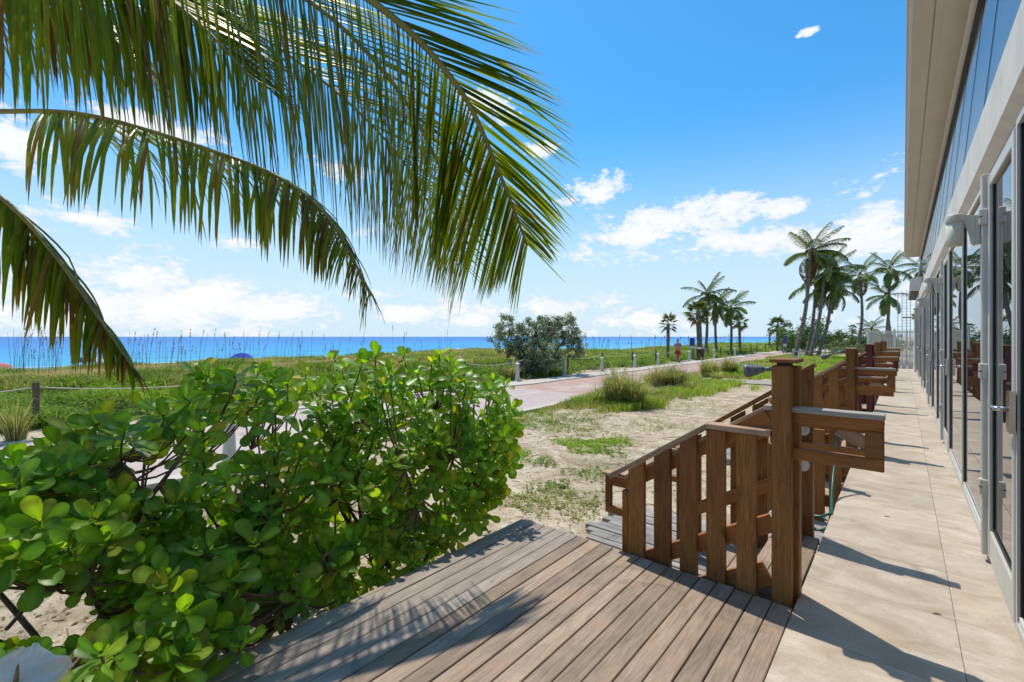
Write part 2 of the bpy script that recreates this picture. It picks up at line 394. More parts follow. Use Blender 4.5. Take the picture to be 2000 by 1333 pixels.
def tube(mb, pts, radii, seg=8, col=None, cap=True):
    pts = [Vector(p) for p in pts]; rings = []
    ref = Vector((0.3, 0.2, 1)).normalized()
    for i, p in enumerate(pts):
        d = (pts[min(i + 1, len(pts) - 1)] - pts[max(i - 1, 0)]).normalized()
        a = d.cross(ref); a = a.normalized() if a.length > .05 else d.cross(Vector((1, 0, 0))).normalized(); b = d.cross(a)
        r = radii[i] if hasattr(radii, '__len__') else radii
        rings.append([p + (a * math.cos(2 * math.pi * k / seg) + b * math.sin(2 * math.pi * k / seg)) * r for k in range(seg)])
    v = [tuple(q) for r_ in rings for q in r_]; f = []
    for i in range(len(rings) - 1):
        for k in range(seg):
            k2 = (k + 1) % seg; f.append((i * seg + k, i * seg + k2, (i + 1) * seg + k2, (i + 1) * seg + k))
    if cap:
        f.append(tuple(range(seg))[::-1]); f.append(tuple((len(rings) - 1) * seg + k for k in range(seg)))
    mb.add(v, f, col)
def lathe(mb, prof, center, seg=16, col=None):
    v = []; f = []
    for r_, z in prof:
        for k in range(seg): v.append((center[0] + r_ * math.cos(2 * math.pi * k / seg), center[1] + r_ * math.sin(2 * math.pi * k / seg), center[2] + z))
    for i in range(len(prof) - 1):
        for k in range(seg):
            k2 = (k + 1) % seg; f.append((i * seg + k, i * seg + k2, (i + 1) * seg + k2, (i + 1) * seg + k))
    f.append(tuple(range(seg))[::-1]); f.append(tuple((len(prof) - 1) * seg + k for k in range(seg)))
    mb.add(v, f, col)
def prism(mb, poly, axis, a, b):
    """extrude a polygon (pairs in the two other axes) along axis from a to b"""
    n = len(poly); v = []
    for s in (a, b):
        for p, q in poly: v.append({0: (s, p, q), 1: (p, s, q), 2: (p, q, s)}[axis])
    f = [tuple(range(n))[::-1], tuple(range(n, 2 * n))] + [(i, (i + 1) % n, n + (i + 1) % n, n + i) for i in range(n)]
    mb.add(v, f)
def curve_pts(ctrl, n):
    """Catmull-Rom through ctrl (Vectors), n samples evenly in parameter"""
    c = [Vector(p) for p in ctrl]; c = [c[0] * 2 - c[1]] + c + [c[-1] * 2 - c[-2]]
    out = []
    m = len(c) - 3
    for i in range(n):
        u = i / (n - 1) * m; k = min(int(u), m - 1); t = u - k
        p0, p1, p2, p3 = c[k:k + 4]
        out.append(0.5 * ((2 * p1) + (p2 - p0) * t + (2 * p0 - 5 * p1 + 4 * p2 - p3) * t * t + (3 * p1 - p0 - 3 * p2 + p3) * t ** 3))
    return out

# ------------------------------------------------------------------ the ground, the sea, the path
G0 = -0.45
def hnoise(x, y, s): return mnoise.noise(Vector((x * s, y * s, 3.7)))
def sstep(a, b, x):
    t = min(1, max(0, (x - a) / (b - a))); return t * t * (3 - 2 * t)
def ground_z(x, y):
    z = G0
    if x < -12.6:
        crest = 0.12 + 0.30 * hnoise(x, y, 0.11) + 0.12 * hnoise(x, y, 0.4)
        crest -= 0.35 * sstep(24, 46, y)
        crest += 0.30 * sstep(55, 90, y)
        up = sstep(-12.6, -20.5, x); down = sstep(-24, -40, x)
        z = G0 + (crest - G0) * up
        z = z * (1 - down) + (-2.95) * down
        z -= 0.9 * sstep(-60, -90, x) + 3 * sstep(-90, -130, x)
    if x > -7.4:
        z += 0.02 * hnoise(x, y, 0.9) + 0.012 * hnoise(x, y, 3.0) - 0.01
    return z
def axis_vals(spans):
    out = []
    for a, b, st in spans:
        n = max(1, int(round((b - a) / st))); out += [a + (b - a) * i / n for i in range(n)]
    out.append(spans[-1][1]); return out
xs = axis_vals([(-140, -60, 8), (-60, -40, 2), (-40, -12.5, 0.5), (-12.5, -7.4, 1.3), (-7.4, 0.4, 0.26), (0.4, 20, 5), (20, 400, 95), (400, 4000, 900)])
ys = axis_vals([(-4000, -400, 900), (-400, -40, 60), (-40, -8, 2), (-8, 22, 0.3), (22, 60, 0.8), (60, 130, 3), (130, 500, 40), (500, 4000, 700)])
mb = MB(); v = []; f = []
for j, y in enumerate(ys):
    for i, x in enumerate(xs): v.append((x, y, ground_z(x, y) if -200 < y < 300 else (G0 if x > -40 else ground_z(x, 100))))
nx = len(xs)
for j in range(len(ys) - 1):
    for i in range(nx - 1): f.append((j * nx + i, j * nx + i + 1, (j + 1) * nx + i + 1, (j + 1) * nx + i))
mb.add(v, f); mb.build('ground', M['sand'], kind='structure')

SEA_Z = -3.35
mb = MB(); S = 40000
mb.add([(-S, -S, SEA_Z), (-72, -S, SEA_Z), (-72, S, SEA_Z), (-S, S, SEA_Z)], [(0, 1, 2, 3)]); mb.build('sea', M['sea'], kind='structure', smooth=False)
# surf lines near the shore
mb = MB()
for xs_, amp in ((-88, 2.5), (-104, 3.0)):
    P = []
    for i in range(160):
        y = -160 + i * 4.0; P.append((xs_ + amp * hnoise(xs_, y, 0.05), y, 0.5 + 0.9 * max(0, hnoise(xs_ * 3, y, 0.11) + .1)))
    for i in range(len(P) - 1):
        (x0, y0, w0), (x1, y1, w1) = P[i], P[i + 1]
        if w0 < .62 and w1 < .62: continue
        mb.add([(x0 - w0, y0, SEA_Z + .05), (x0 + w0, y0, SEA_Z + .05), (x1 + w1, y1, SEA_Z + .05), (x1 - w1, y1, SEA_Z + .05)], [(0, 1, 2, 3)])
M['foam'] = plain('sea_foam', (.75, .78, .80), 0.9, 0.1)
mb.build('surf_foam', M['foam'], kind='stuff', label='thin white surf lines close to the beach', smooth=False)

# the promenade
PX0, PX1 = -12.05, -7.55
def near_edge(y): return PX1 - 0.75 * sstep(9.5, 16, y) - 0.9 * sstep(24, 40, y)
def strip(name, ya, yb, fa, fb, z, mat, step=1.0, thick=None, **kw):
    mb = MB(); n = max(2, int((yb - ya) / step)); v = []
    for i in range(n + 1):
        y = ya + (yb - ya) * i / n; v += [(fa(y), y, z), (fb(y), y, z)]
    f = [(2 * i, 2 * i + 1, 2 * i + 3, 2 * i + 2) for i in range(n)]
    if thick:
        m = len(v); v += [(x, y, z - thick) for x, y, _ in v]
        f += [(2 * i, 2 * i + 2, m + 2 * i + 2, m + 2 * i) for i in range(n)] + [(2 * i + 1, m + 2 * i + 1, m + 2 * i + 3, 2 * i + 3) for i in range(n)]
    mb.add(v, f); return mb.build(name, mat, smooth=False, **kw)
PZ = G0 + 0.03
def brick_edge(y): return 13.0
prom = strip('path', -40, 13.0, lambda y: PX0, near_edge, PZ, M['path'], kind='structure')
# the red brick stretch starts on a slant
mb = MB(); v = []; n = 140
for i in range(n + 1):
    y = 13.0 + (150 - 13.0) * (i / n) ** 1.6; v += [(PX0 + 0.0, y, PZ), (near_edge(y), y, PZ)]
mb.add(v, [(2 * i, 2 * i + 1, 2 * i + 3, 2 * i + 2) for i in range(n)])
mb.build('paving', M['brick'], prom, smooth=False)
strip('kerb', -40, 150, lambda y: PX0 - 0.28, lambda y: PX0 + .75 * sstep(11, 14, y), PZ + 0.035, M['kerb'], 1.5, 0.12, parent=prom)
strip('kerb', -40, 150, near_edge, lambda y: near_edge(y) + 0.24, PZ + 0.03, M['kerb'], 0.8, 0.12, parent=prom)
strip('painted_line', -40, 12.7, lambda y: -9.62, lambda y: -9.52, PZ + 0.004, M['line'], 4, parent=prom)
M['sandpath'] = plain('grey_sand_path', (.40, .345, .28), 0.95, 0.1, 0.2, 4)
# sandy verge path to the right, joining the stairs further on
strip('sand_path', 20.5, 22.3, lambda y: -7.0 + 0.3 * hnoise(0, y, 1), lambda y: -1.3, G0 + 0.03, M['sandpath'], 0.3, kind='structure')

# ------------------------------------------------------------------ stone walkway
P = 4.45
mb = MB(); prism(mb, [(-0.452, G0 - 0.1), (0.50, G0 - 0.1), (0.50, -0.012), (-0.452, -0.012)], 1, -2.5, 28.4)
walk = mb.build('walkway', M['grout'], kind='structure', smooth=False)
ty = -2.5; i = 0
while ty < 28.3:
    y1 = min(ty + 0.65, 28.4)
    for x0, x1 in ((-0.458, 0.209), (0.211, 0.44)):
        box('tile', x0, x1, ty + .001, y1 - .001, -0.040, random.uniform(-.0012, .0008), M['stone'], walk, 0.0012)
    ty = y1
# sill along the foot of the glazing
box('sill', 0.440, 0.52, -2.5, 28.2, -0.05, 0.045, M['alu'], walk, 0.004)
for yy, xx in ((3.35, .12), (4.9, -.12)):
    mbb = MB(); tube(mbb, [(xx, yy, .004), (xx + .02, yy + .012, .006), (xx + .035, yy + .01, .004)], [.002, .0035, .002], 5)
    mbb.build('twig', M['bark'], label='tiny dark dry twig lying on the pale stone walkway, %s' % {3.35: 'between the two long shadows', 4.9: 'beside the first railing', 4.42: 'just beyond the first long shadow', 2.95: 'nearest the glass door', 3.1: 'near the first post', 5.6: 'farthest of all', 2.4: 'at the lower edge'}[yy], cat='twig', group='twigs on the walkway')

# ------------------------------------------------------------------ building
bld = thing('building', (0.5, 10, 0), 'long low cream building with tinted glass doors and deep flat eave', 'building')
A = M['alu']
YB0, YB1 = -2.6, 28.0
ZS = 5.17                                    # soffit height; the high glass leans back towards it
# roof, soffit and eave edge
mb = MB(); prism(mb, [(0.085, ZS), (0.262, ZS), (0.262, ZS + .014), (0.278, ZS + .014), (0.278, ZS), (0.34, ZS), (0.34, ZS - .004), (0.70, ZS - .004), (0.70, ZS + .3), (0.06, ZS + .3), (0.06, ZS + .05)], 1, YB0, YB1)
mb.build('soffit', M['soffit'], bld, smooth=False)
box('eave_top', 0.03, 0.74, YB0, YB1 + .02, ZS + .302, ZS + .40, M['fascia'], bld, 0.006)
box('head_trim', 0.555, 0.66, YB0, YB1, ZS - .115, ZS - .006, M['fascia'], bld, 0.004)
box('head_gasket', 0.60, 0.66, YB0, YB1, ZS - .145, ZS - .117, M['gasket'], bld, 0.0)
# beam
mb = MB(); prism(mb, [(0.405, 2.70), (0.46, 2.66), (0.62, 2.66), (0.62, 3.03), (0.42, 3.03), (0.405, 3.015)], 1, YB0, 27.2)
mb.build('beam', M['concrete'], bld, smooth=False)
box('beam_soffit_trim', 0.47, 0.53, YB0, 27.2, 2.585, 2.655, M['fascia'], bld, 0.004)
# leaning clerestory panes
y = YB0
while y < YB1 - .1:
    y2 = min(y + 1.482, YB1)
    mb = MB(); prism(mb, [(0.440, 3.032), (0.448, 3.032), (0.632, ZS - .12), (0.624, ZS - .12)], 1, y + .006, y2 - .006)
    cl = mb.build('clerestory_window', M['glass_hi'], bld, smooth=False)
    mb = MB(); prism(mb, [(0.436, 3.034), (0.4395, 3.034), (0.6235, ZS - .118), (0.620, ZS - .118)], 1, y2 - .007, y2 + .007)
    mb.build('joint', M['gasket'], cl, smooth=False)
    y = y2
bar('end_stay', (0.42, 26.4, 3.55), (0.66, YB1 + .05, ZS + .05), 0.05, 0.05, A, bld)
# inside, dark
box('roof', 0.622, 8.9, YB0, 27.2, 2.9, 3.02, M['fascia'], bld, 0.004)
box('interior', 0.80, 8.8, YB0, 27.0, 0.0, 2.88, M['dark_void'], bld, 0.0)
box('end_wall', 0.40, 8.9, 27.2, 27.6, G0, 3.03, M['concrete'], bld, 0.01)
box('end_pier', 0.36, 0.62, 25.75, 27.2, 0.0, 2.66, M['concrete'], bld, 0.01)
# lower canopy box beyond the eave
mb = MB(); prism(mb, [(0.16, 3.06), (0.48, 3.04), (0.48, 3.52), (0.26, 3.52), (0.18, 3.44)], 1, 20.6, 25.6)
mb.build('canopy_box', M['concrete'], bld, smooth=False)
box('canopy_dark_strip', 0.2, 0.44, 20.7, 25.5, 3.026, 3.05, M['gasket'], bld, 0.0)  # black strip along the underside of the canopy box

def frame_rect(name, x0, x1, y0, y1, z0, z1, t, mat, parent):
    mb = MB()
    for a, b, c, d in ((y0, y0 + t, z0, z1), (y1 - t, y1, z0, z1), (y0 + t, y1 - t, z0, z0 + t), (y0 + t, y1 - t, z1 - t, z1)):
        prism(mb, [(a, c), (b, c), (b, d), (a, d)], 0, x0, x1)
    return mb.build(name, mat, parent, smooth=False)
def hinge(y, z, parent):
    h = box('hinge', 0.385, 0.428, y - .028, y + .028, z - .052, z + .052, A, parent, 0.006)
    box('knuckle_gap', 0.3845, 0.4, y - .0285, y + .0285, z - .003, z + .003, M['gasket'], h, 0.0)
def door(y0, y1, detail):
    # stiles, rails and pane, hinged on the far jamb
    d = box('door', 0.447, 0.452, y0 + .075, y1 - .075, 0.24, 2.48, M['glass'], bld, 0.0)
    box('stile', 0.425, 0.47, y0 + .004, y0 + .072, 0.05, 2.56, A, d, 0.005)
    box('stile', 0.425, 0.47, y1 - .072, y1 - .004, 0.05, 2.56, A, d, 0.005)
    box('bottom_rail', 0.427, 0.468, y0 + .0725, y1 - .0725, 0.05, 0.235, A, d, 0.005)
    box('top_rail', 0.427, 0.468, y0 + .0725, y1 - .0725, 2.485, 2.56, A, d, 0.005)
    mb = MB()
    for a, b in ((y0 + .0725, y0 + .095), (y1 - .105, y1 - .0725)):
        prism(mb, [(a, .236), (b, .236), (b, 2.484), (a, 2.484)], 0, .440, .4465)
    prism(mb, [(y0 + .095, .236), (y1 - .105, .236), (y1 - .105, .262), (y0 + .095, .262)], 0, .440, .4465)
    mb.build('gasket', M['gasket'], d, smooth=False)
    if detail < 3:
        for z in (2.30, 1.27, 0.50): hinge(y1 + .012, z, d)
    # handle: shaped back plate with a lever
    mb = MB(); cy = y0 - 0.01 if detail == 0 else y0 + .04
    prof = [(-.045, -.105), (.02, -.105), (.05, -.085), (.053, -.05), (.035, -.02), (.035, .02), (.053, .05), (.05, .085), (.02, .105), (-.045, .105)]
    prism(mb, [(cy + a, 1.12 + b) for a, b in prof], 0, 0.402, 0.4245)
    hp = mb.build('handle', M['chrome'], d, smooth=False)
    mb = MB(); tube(mb, [(0.402, cy + .02, 1.13), (0.365, cy + .02, 1.13), (0.355, cy + .03, 1.13), (0.355, cy + .12, 1.128)], [.014, .012, .012, .010], 10)
    mb.build('lever', M['chrome'], hp)
def jamb(y0, y1):
    box('jamb', 0.398, 0.47, y0, y0 + .066, 0.045, 2.585, A, bld, 0.006)
    box('jamb', 0.412, 0.47, y0 + .068, y1, 0.045, 2.585, M['alu_white'], bld, 0.006)
def window(y0, y1):
    w = box('window', 0.447, 0.452, y0 + .03, y1 - .03, 0.12, 2.55, M['glass'], bld, 0.0)
    frame_rect('frame', 0.430, 0.470, y0 + .001, y1 - .001, 0.046, 2.584, 0.034, A, w)
    box('gasket', 0.440, 0.4465, y1 - .062, y1 - .0355, .081, 2.549, M['gasket'], w, 0.0)
    box('bottom_bead', 0.434, 0.446, y0 + .036, y1 - .063, .081, .12, M['alu_white'], w, 0.002)
bays = [3.4 + P * k for k in range(-1, 5)]
for n, yb in enumerate(bays):
    if yb > 25: continue
    door(yb, yb + .95, max(0, n - 1)); jamb(yb + .955, yb + 1.10)
    window(yb + 1.105, yb + 2.75); window(yb + 2.755, min(yb + 4.44, 25.74))

# wall lamps on the jambs
def lamp(y, label):
    L = thing('wall_lamp', (0.4, y, 2.2), label, 'lamp', 'cream wall lamps along the glass front')
    box('back_plate', 0.372, 0.397, y - .03, y + .03, 2.13, 2.33, A, L, 0.004)
    mb = MB(); top = [(0.371, 2.325), (0.30, 2.338), (0.26, 2.345)]; und = [(0.26, 2.305), (0.285, 2.300), (0.315, 2.283), (0.335, 2.245), (0.345, 2.19), (0.352, 2.14), (0.371, 2.12)]
    prism(mb, top + und, 1, y - .024, y + .024); mb.build('arm', A, L, smooth=False)
    mb = MB(); lathe(mb, [(.042, 0), (.044, .05), (.048, .16)], (0.275, y, 2.13), 20)
    sh = mb.build('shade', M['shade_c'], L)
    mb = MB(); lathe(mb, [(.050, 0), (.053, .006), (.053, .05), (.045, .058)], (0.275, y, 2.29), 20)
    mb.build('shade_cap', A, sh)
ordn = ['nearest cream wall lamp on the jamb of the closest glass door', 'second cream wall lamp along the glass front, past the closest door', 'third cream wall lamp along the glass front', 'fourth cream wall lamp along the glass front', 'farthest cream wall lamp near the end of the glass front']
for k in range(5): lamp(4.42 + P * k, ordn[k])

# ------------------------------------------------------------------ foreground deck
deck = thing('wooden_deck', (-1.4, 1, -0.04), 'weathered grey brown deck of narrow boards in the foreground', 'deck')
DX0, DX1, DY1 = -2.36, -0.462, 2.925
nb = 19; pitch = (DX1 - DX0) / nb
for k in range(nb):
    x0 = DX0 + k * pitch
    g = 0.0075 if random.random() < .8 else 0.004
    z = random.uniform(-.002, .002) - (0.004 if k < 3 else 0)
    box('board', x0 + g / 2, x0 + pitch - g / 2, -2.6, DY1 + random.uniform(-.006, .006), -.028 + z, z, M['deck_end'] if k < 5 else M['deck'], deck, 0.003)
box('edge_board', DX0 - .03, DX0 - .001, -2.6, DY1 - .01, -.30, -.004, M['deck_end'], deck, 0.003)
box('rim_board', DX0, DX1, DY1 - .05, DY1 - .012, -.30, -.031, M['deck_end'], deck, 0.003)
for x in (-2.2, -1.6, -1.0, -.55):
    box('joist', x - .02, x + .02, -2.6, DY1 - .052, -.22, -.032, M['deck_end'], deck, 0.0)

# ------------------------------------------------------------------ stairs with railings
RX, RZ, CW, CG = M['rail_x'], M['rail_z'], M['cap_worn'], M['cap_grey']
def slope_z(x, top): return top
def handrail_set(y, st, armtop, armbot, tipx, rx, rz, cap, brace, near=True):
    """inner grab rail: low return, slope, and the boxed extension over the walkway"""
    t = .038
    # lower return loop
    bar('handrail', (-1.675, y, .445), (-1.50, y, .445), t, .07, rx, st)
    bar('rail_cap', (-1.69, y, .492), (-1.515, y, .492), .075, .022, CW, st, 0.003)
    bar('handrail', (-1.653, y, .41), (-1.653, y, .255), t, .045, rz, st, up=Vector((1, 0, 0)))
    bar('handrail', (-1.675, y, .23), (-1.45, y, .23), t, .05, rx, st)
    # slope
    bar('handrail', (-1.52, y, .43), (-.60, y, armtop - .05), t, .085, rx, st)
    bar('rail_cap', (-1.52, y, .487), (-.60, y, armtop + .006), .07, .022, CW, st, 0.003)
    # extension past the post
    bar('arm', (-.60, y, armtop - .044), (tipx, y, armtop - .044), t, .062, rx, st)
    bar('arm_cap', (-.62, y, armtop + .001), (tipx + .004, y, armtop + .001), .085, .028, cap, st, 0.003)
    bar('arm_end', (tipx - .04, y, armtop - .0755), (tipx - .04, y, armbot + .0685), t, .08, rz, st, up=Vector((1, 0, 0)))
    bar('arm', (-.60, y, armbot + .035), (tipx, y, armbot + .035), t, .066, rx, st)
    if brace:
        bar('brace', (-.36, y + .005, armtop - .07), (-.16, y + .005, armbot + .09), t * .9, .09, CW, st)
PX = [-1.40, -1.217, -1.045, -.878, -.705]
def stairs(y0, first, label, red=False):
    st = thing('wooden_stairs', (-1.0, y0 + .55, G0), label, 'stairs', 'wooden stairs along the walkway')
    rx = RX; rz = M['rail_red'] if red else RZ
    y1 = y0 + 1.12
    # near post of two timbers with a slit between
    box('post', -.572, -.476, y0, y0 + .092, -.44, 1.335, rz, st, 0.006)
    box('post', -.565, -.450, y0 + .108, y0 + .19, -.44, 1.330, rz, st, 0.006)
    if first:
        box('post_cap', -.582, -.443, y0 - .008, y0 + .197, 1.352, 1.374, M['rail_x'], st, 0.004)
        box('cap_gap_shade', -.55, -.49, y0 + .03, y0 + .16, 1.331, 1.352, M['gasket'], st, 0.0)  # black block paints the shade in the gap under the raised cap
    else:
        box('post_cap', -.575, -.467, y0 - .003, y0 + .193, 1.336, 1.350, CW, st, 0.003)
    # guard cap rail
    if first:
        bar('guard_rail', (-.574, y0 + .03, .945), (-.925, y0 + .03, .945), .095, .034, CW, st)
        bar('guard_rail', (-.925, y0 + .03, .945), (-1.60, y0 + .03, .497), .095, .034, CW, st)
        topz = lambda x: .926 if x > -.93 else .926 + (x + .925) * .664
    else:
        bar('guard_rail', (-.574, y0 + .03, 1.18), (-1.60, y0 + .03, .497), .095, .034, CW, st)
        topz = lambda x: 1.158 + (x + .574) * .6657
    for x in PX:
        zt = min(topz(x - .055), topz(x + .055)) - .004
        mb = MB(); w = .054 + random.uniform(-.002, .002)
        za, zb_ = topz(x - w) - .003, topz(x + w) - .003
        prism(mb, [(x - w, -.33), (x + w, -.33), (x + w, zb_), (x - w, za)], 1, y0 + .002, y0 + .042)
        # own origin so that the grain differs from picket to picket
        o = mb.build('picket', rz, st, smooth=False)
    # lower rails behind the pickets
    yi = y0 + .063
    bar('bottom_rail', (-1.46, yi, -.10), (-.574, yi, .42), .036, .10, rx, st)
    if first: bar('bottom_rail', (-1.46, yi, -.10 - .29), (-.60, yi, .115), .036, .13, rx, st)
    handrail_set(y0 + .085, st, 1.085, .80, -.073, rx, rz, CG, False)
    box('post', -1.53, -1.488, y0 + .05, y0 + .10, -.44, .40, rz, st, 0.004)
    # far side
    yf = y1
    hp = 1.27 if first else 1.335
    mb = MB(); prism(mb, [(-.65, -.44), (-.515, -.44), (-.515, hp), (-.65, hp - (.09 if first else 0))], 1, yf, yf + .09)
    mb.build('post', rz, st, smooth=False)
    if first: bar('post_cap', (-.66, yf + .045, hp - .082), (-.505, yf + .045, hp + .018), .10, .03, rx, st)
    bar('guard_rail', (-.652, yf + .03, 1.155), (-1.60, yf + .03, .50), .095, .034, rx, st)
    for x in PX:
        tz = lambda q: 1.13 + (q + .652) * .69
        mb = MB(); prism(mb, [(x - .054, -.33), (x + .054, -.33), (x + .054, tz(x + .054) - .004), (x - .054, tz(x - .054) - .004)], 1, yf + .03, yf + .068)
        mb.build('picket', rz, st, smooth=False)
    bar('bottom_rail', (-1.5, yf + .012, -.08), (-.652, yf + .012, .42), .034, .10, rx, st)
    handrail_set(yf - .025, st, .90, .64, -.10, rx, rz, CW, True)
    box('post', -1.53, -1.488, yf - .04, yf + .02, -.44, .39, rz, st, 0.004)
    # treads
    ya, yb = y0 + .192, y1 - .004
    for k in range(3):
        x0 = -.466 - (k + 1) * .097
        box('tread', x0, x0 + .092, y0 + (.0 if False else .192), yb, -.030, -.002 + random.uniform(-.002, .002), M['deck'], st, 0.003)
    box('riser', -.768, -.748, ya, yb, -.185, -.032, M['rail_x'], st, 0.002)
    for k in range(3):
        x0 = -.765 - (k + 1) * .105
        box('tread', x0, x0 + .10, y0 + .108, yb, -.215, -.187, M['deck'], st, 0.003)
    box('riser', -1.094, -1.074, y0 + .108, yb, -.36, -.217, M['rail_x'], st, 0.002)
    box('stringer', -1.09, -.47, y0 + .046, y0 + .0895, -.36, -.20, M['rail_x'], st, 0.002) if not first else None
    # electrical boxes on the inner face of the far post
    for z in (.80, .53):
        mb = MB(); 
        for r_, a, b in ((.046, -.027, 0.0),):
            n = 14; v = []
            for s in (yf + a, yf + b): v += [(-.575 + r_ * math.cos(2 * math.pi * q / n), s, z + r_ * math.sin(2 * math.pi * q / n)) for q in range(n)]
            mb.add(v, [tuple(range(n)), tuple(range(n, 2 * n))[::-1]] + [(q, q + n, (q + 1) % n + n, (q + 1) % n) for q in range(n)])
        mb.build('junction_box', M['box_white'], st, smooth=False)
    return st
Y0 = 2.94
sl = ['nearest brown wooden stairs with picket railing, at the end of the foreground deck', 'second brown wooden stairs along the walkway, past the nearest railing', 'third wooden stairs along the walkway, with dark red posts', 'fourth wooden stairs along the walkway', 'farthest wooden stairs, just before the cream fence']
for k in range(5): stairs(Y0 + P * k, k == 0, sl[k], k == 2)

# weathered boardwalk landings at the stair feet
bl = ['grey weathered plank landing at the foot of the nearest stairs', 'grey weathered plank landing at the foot of the second stairs']
for k in range(2):
    yb = Y0 + P * k
    b = thing('boardwalk', (-1.7, yb + .6, G0), bl[k], 'boardwalk', 'plank landings')
    y = yb + .02
    while y < yb + 1.75:
        w = random.uniform(.080, .092)
        box('plank', -2.30 + random.uniform(-.10, .08), -1.10, y, y + w - .007, -.402, -.362 + random.uniform(-.008, .008), M['plank'], b, 0.004)
        y += w
    y = yb + 1.22
    while y < yb + 2.6:
        w = random.uniform(.080, .092)
        box('plank', -1.085, -.48 + random.uniform(-.01, 0), y, y + w - .007, -.402, -.362 + random.uniform(-.008, .008), M['plank'], b, 0.004)
        y += w
    box('sleeper', -2.1, -2.0, yb + .03, yb + 1.7, -.46, -.404, M['plank'], b, 0.0)

# short picket screen between the first two stairs
sc_ = thing('picket_screen', (-.9, Y0 + 2.7, G0), 'low dark picket screen in the shade between the first and second stairs', 'fence')
for k, x in enumerate((-.52, -.655, -.80, -.95, -1.10)):
    box('picket', x - .05, x + .05, Y0 + 2.64, Y0 + 2.675, -.44, .62 - .07 * k, RZ, sc_, 0.003)
bar('screen_rail', (-1.17, Y0 + 2.70, -.18), (-.47, Y0 + 2.70, -.18), .036, .12, RX, sc_)
bar('screen_rail', (-1.17, Y0 + 2.70, .26), (-.47, Y0 + 2.70, .50), .036, .09, RX, sc_)

# floodlights on posts
def floodlight(p, d, label, conduit=0.12):
    p = Vector(p); d = Vector(d).normalized()
    L = thing('floodlight', tuple(p), label, 'floodlight', 'small floodlights on the stair posts')
    mb = MB(); tube(mb, [p, p + d * conduit], .012, 8); mb.build('stem', M['greymetal'], L)
    q = p + d * conduit
    mb = MB(); tube(mb, [q - d * .005, q + d * .01, q + d * .035, q + d * .085, q + d * .10], [.012, .022, .026, .038, .038], 14)
    hd = mb.build('housing', M['greymetal'], L)
    mb = MB()
    for k in range(5):
        s = .03 + k * .012
        tube(mb, [q + d * s, q + d * (s + .004)], [.031 + k * .0028] * 2, 14)
    mb.build('cooling_fin', M['greymetal'], hd)
floodlight((-.572, Y0 + .05, 1.315), (-.93, -.05, -.12), 'ribbed grey floodlight on the left of the nearest tall post', .05)
floodlight((-.572, Y0 + P + .05, 1.325), (-.8, .2, -.32), 'smooth grey floodlight on a stem, on the second tall post', .20)

# green hose hung on the stairs
mb = MB()
mb_pts = [Vector((-.36 + .035 * math.cos(a) , Y0 + P * 0 + 1.62 + .05 * math.sin(a * .5), -.02 + .10 + .075 * math.sin(a))) for a in np.linspace(0, 12.5, 60)]
hz = [Vector((-.56 + .10 * math.cos(a) + .01 * math.sin(3 * a), Y0 + 1.75 + .09 * math.sin(a), -.335 + .005 * i)) for i, a in enumerate(np.linspace(0, 18.8, 70))]
hz += [Vector((-.50, Y0 + 2.2, .1)), Vector((-.50, Y0 + 2.6, .45)), Vector((-.50, Y0 + 2.625, .66)), Vector((-.52, Y0 + 2.69, .64))]
tube(mb, curve_pts(hz, 160), .011, 6)
mb.build('garden_hose', M['hose'], label='dark green hose coiled in the shade behind the nearest railing', cat='hose')

# ------------------------------------------------------------------ fence, lattice tower
fn = thing('metal_fence', (-0.4, 28.6, 0), 'tall cream metal picket fence closing the end of the walkway', 'fence')
FC = M['fence_cream']
for x in np.arange(-1.28, 0.40, 0.062):
    box('picket', x, x + .030, 28.56, 28.59, .10, 1.80, FC, fn, 0.0)
for z in (.16, .95, 1.70): box('fence_rail', -1.30, 0.40, 28.592, 28.63, z, z + .05, FC, fn, 0.003)
for x in (-1.36, -.36, 0.40): box('fence_post', x, x + .08, 28.55, 28.65, -.45, 1.88, FC, fn, 0.004)
box('panel', -1.27, -.86, 28.66, 28.68, .12, 1.74, FC, fn, 0.003)
for k in range(3):
    for j in range(2):
        box('vent_block', -.27 + k * .22, -.09 + k * .22, 28.44, 28.54, -.02 + j * .17, .13 + j * .17, M['concrete'], fn, 0.01)
tw = thing('ladder_tower', (0.4, 41, 0), 'thin grey lattice ladder tower behind the cream fence', 'tower')
tp = at(1766, 700, 31); txc, tyc = tp.x, tp.y
for dx in (-.33, -.11, .13, .33):
    mb = MB(); tube(mb, [(txc + dx, tyc, G0), (txc + dx * .98, tyc, 4.55 + (0 if abs(dx) > .2 else .1))], .018, 6); mb.build('upright', M['lattice'], tw)
for k in range(22):
    z = 0.2 + k * .2
    mb = MB(); tube(mb, [(txc - .11 if k % 5 else txc - .33, tyc, z), (txc + .33, tyc, z)], .010, 5); mb.build('rung', M['lattice'], tw)
box('platform', txc - .1, txc + .9, tyc - .1, tyc + .1, 2.75, 2.85, M['lattice'], tw, 0.0)

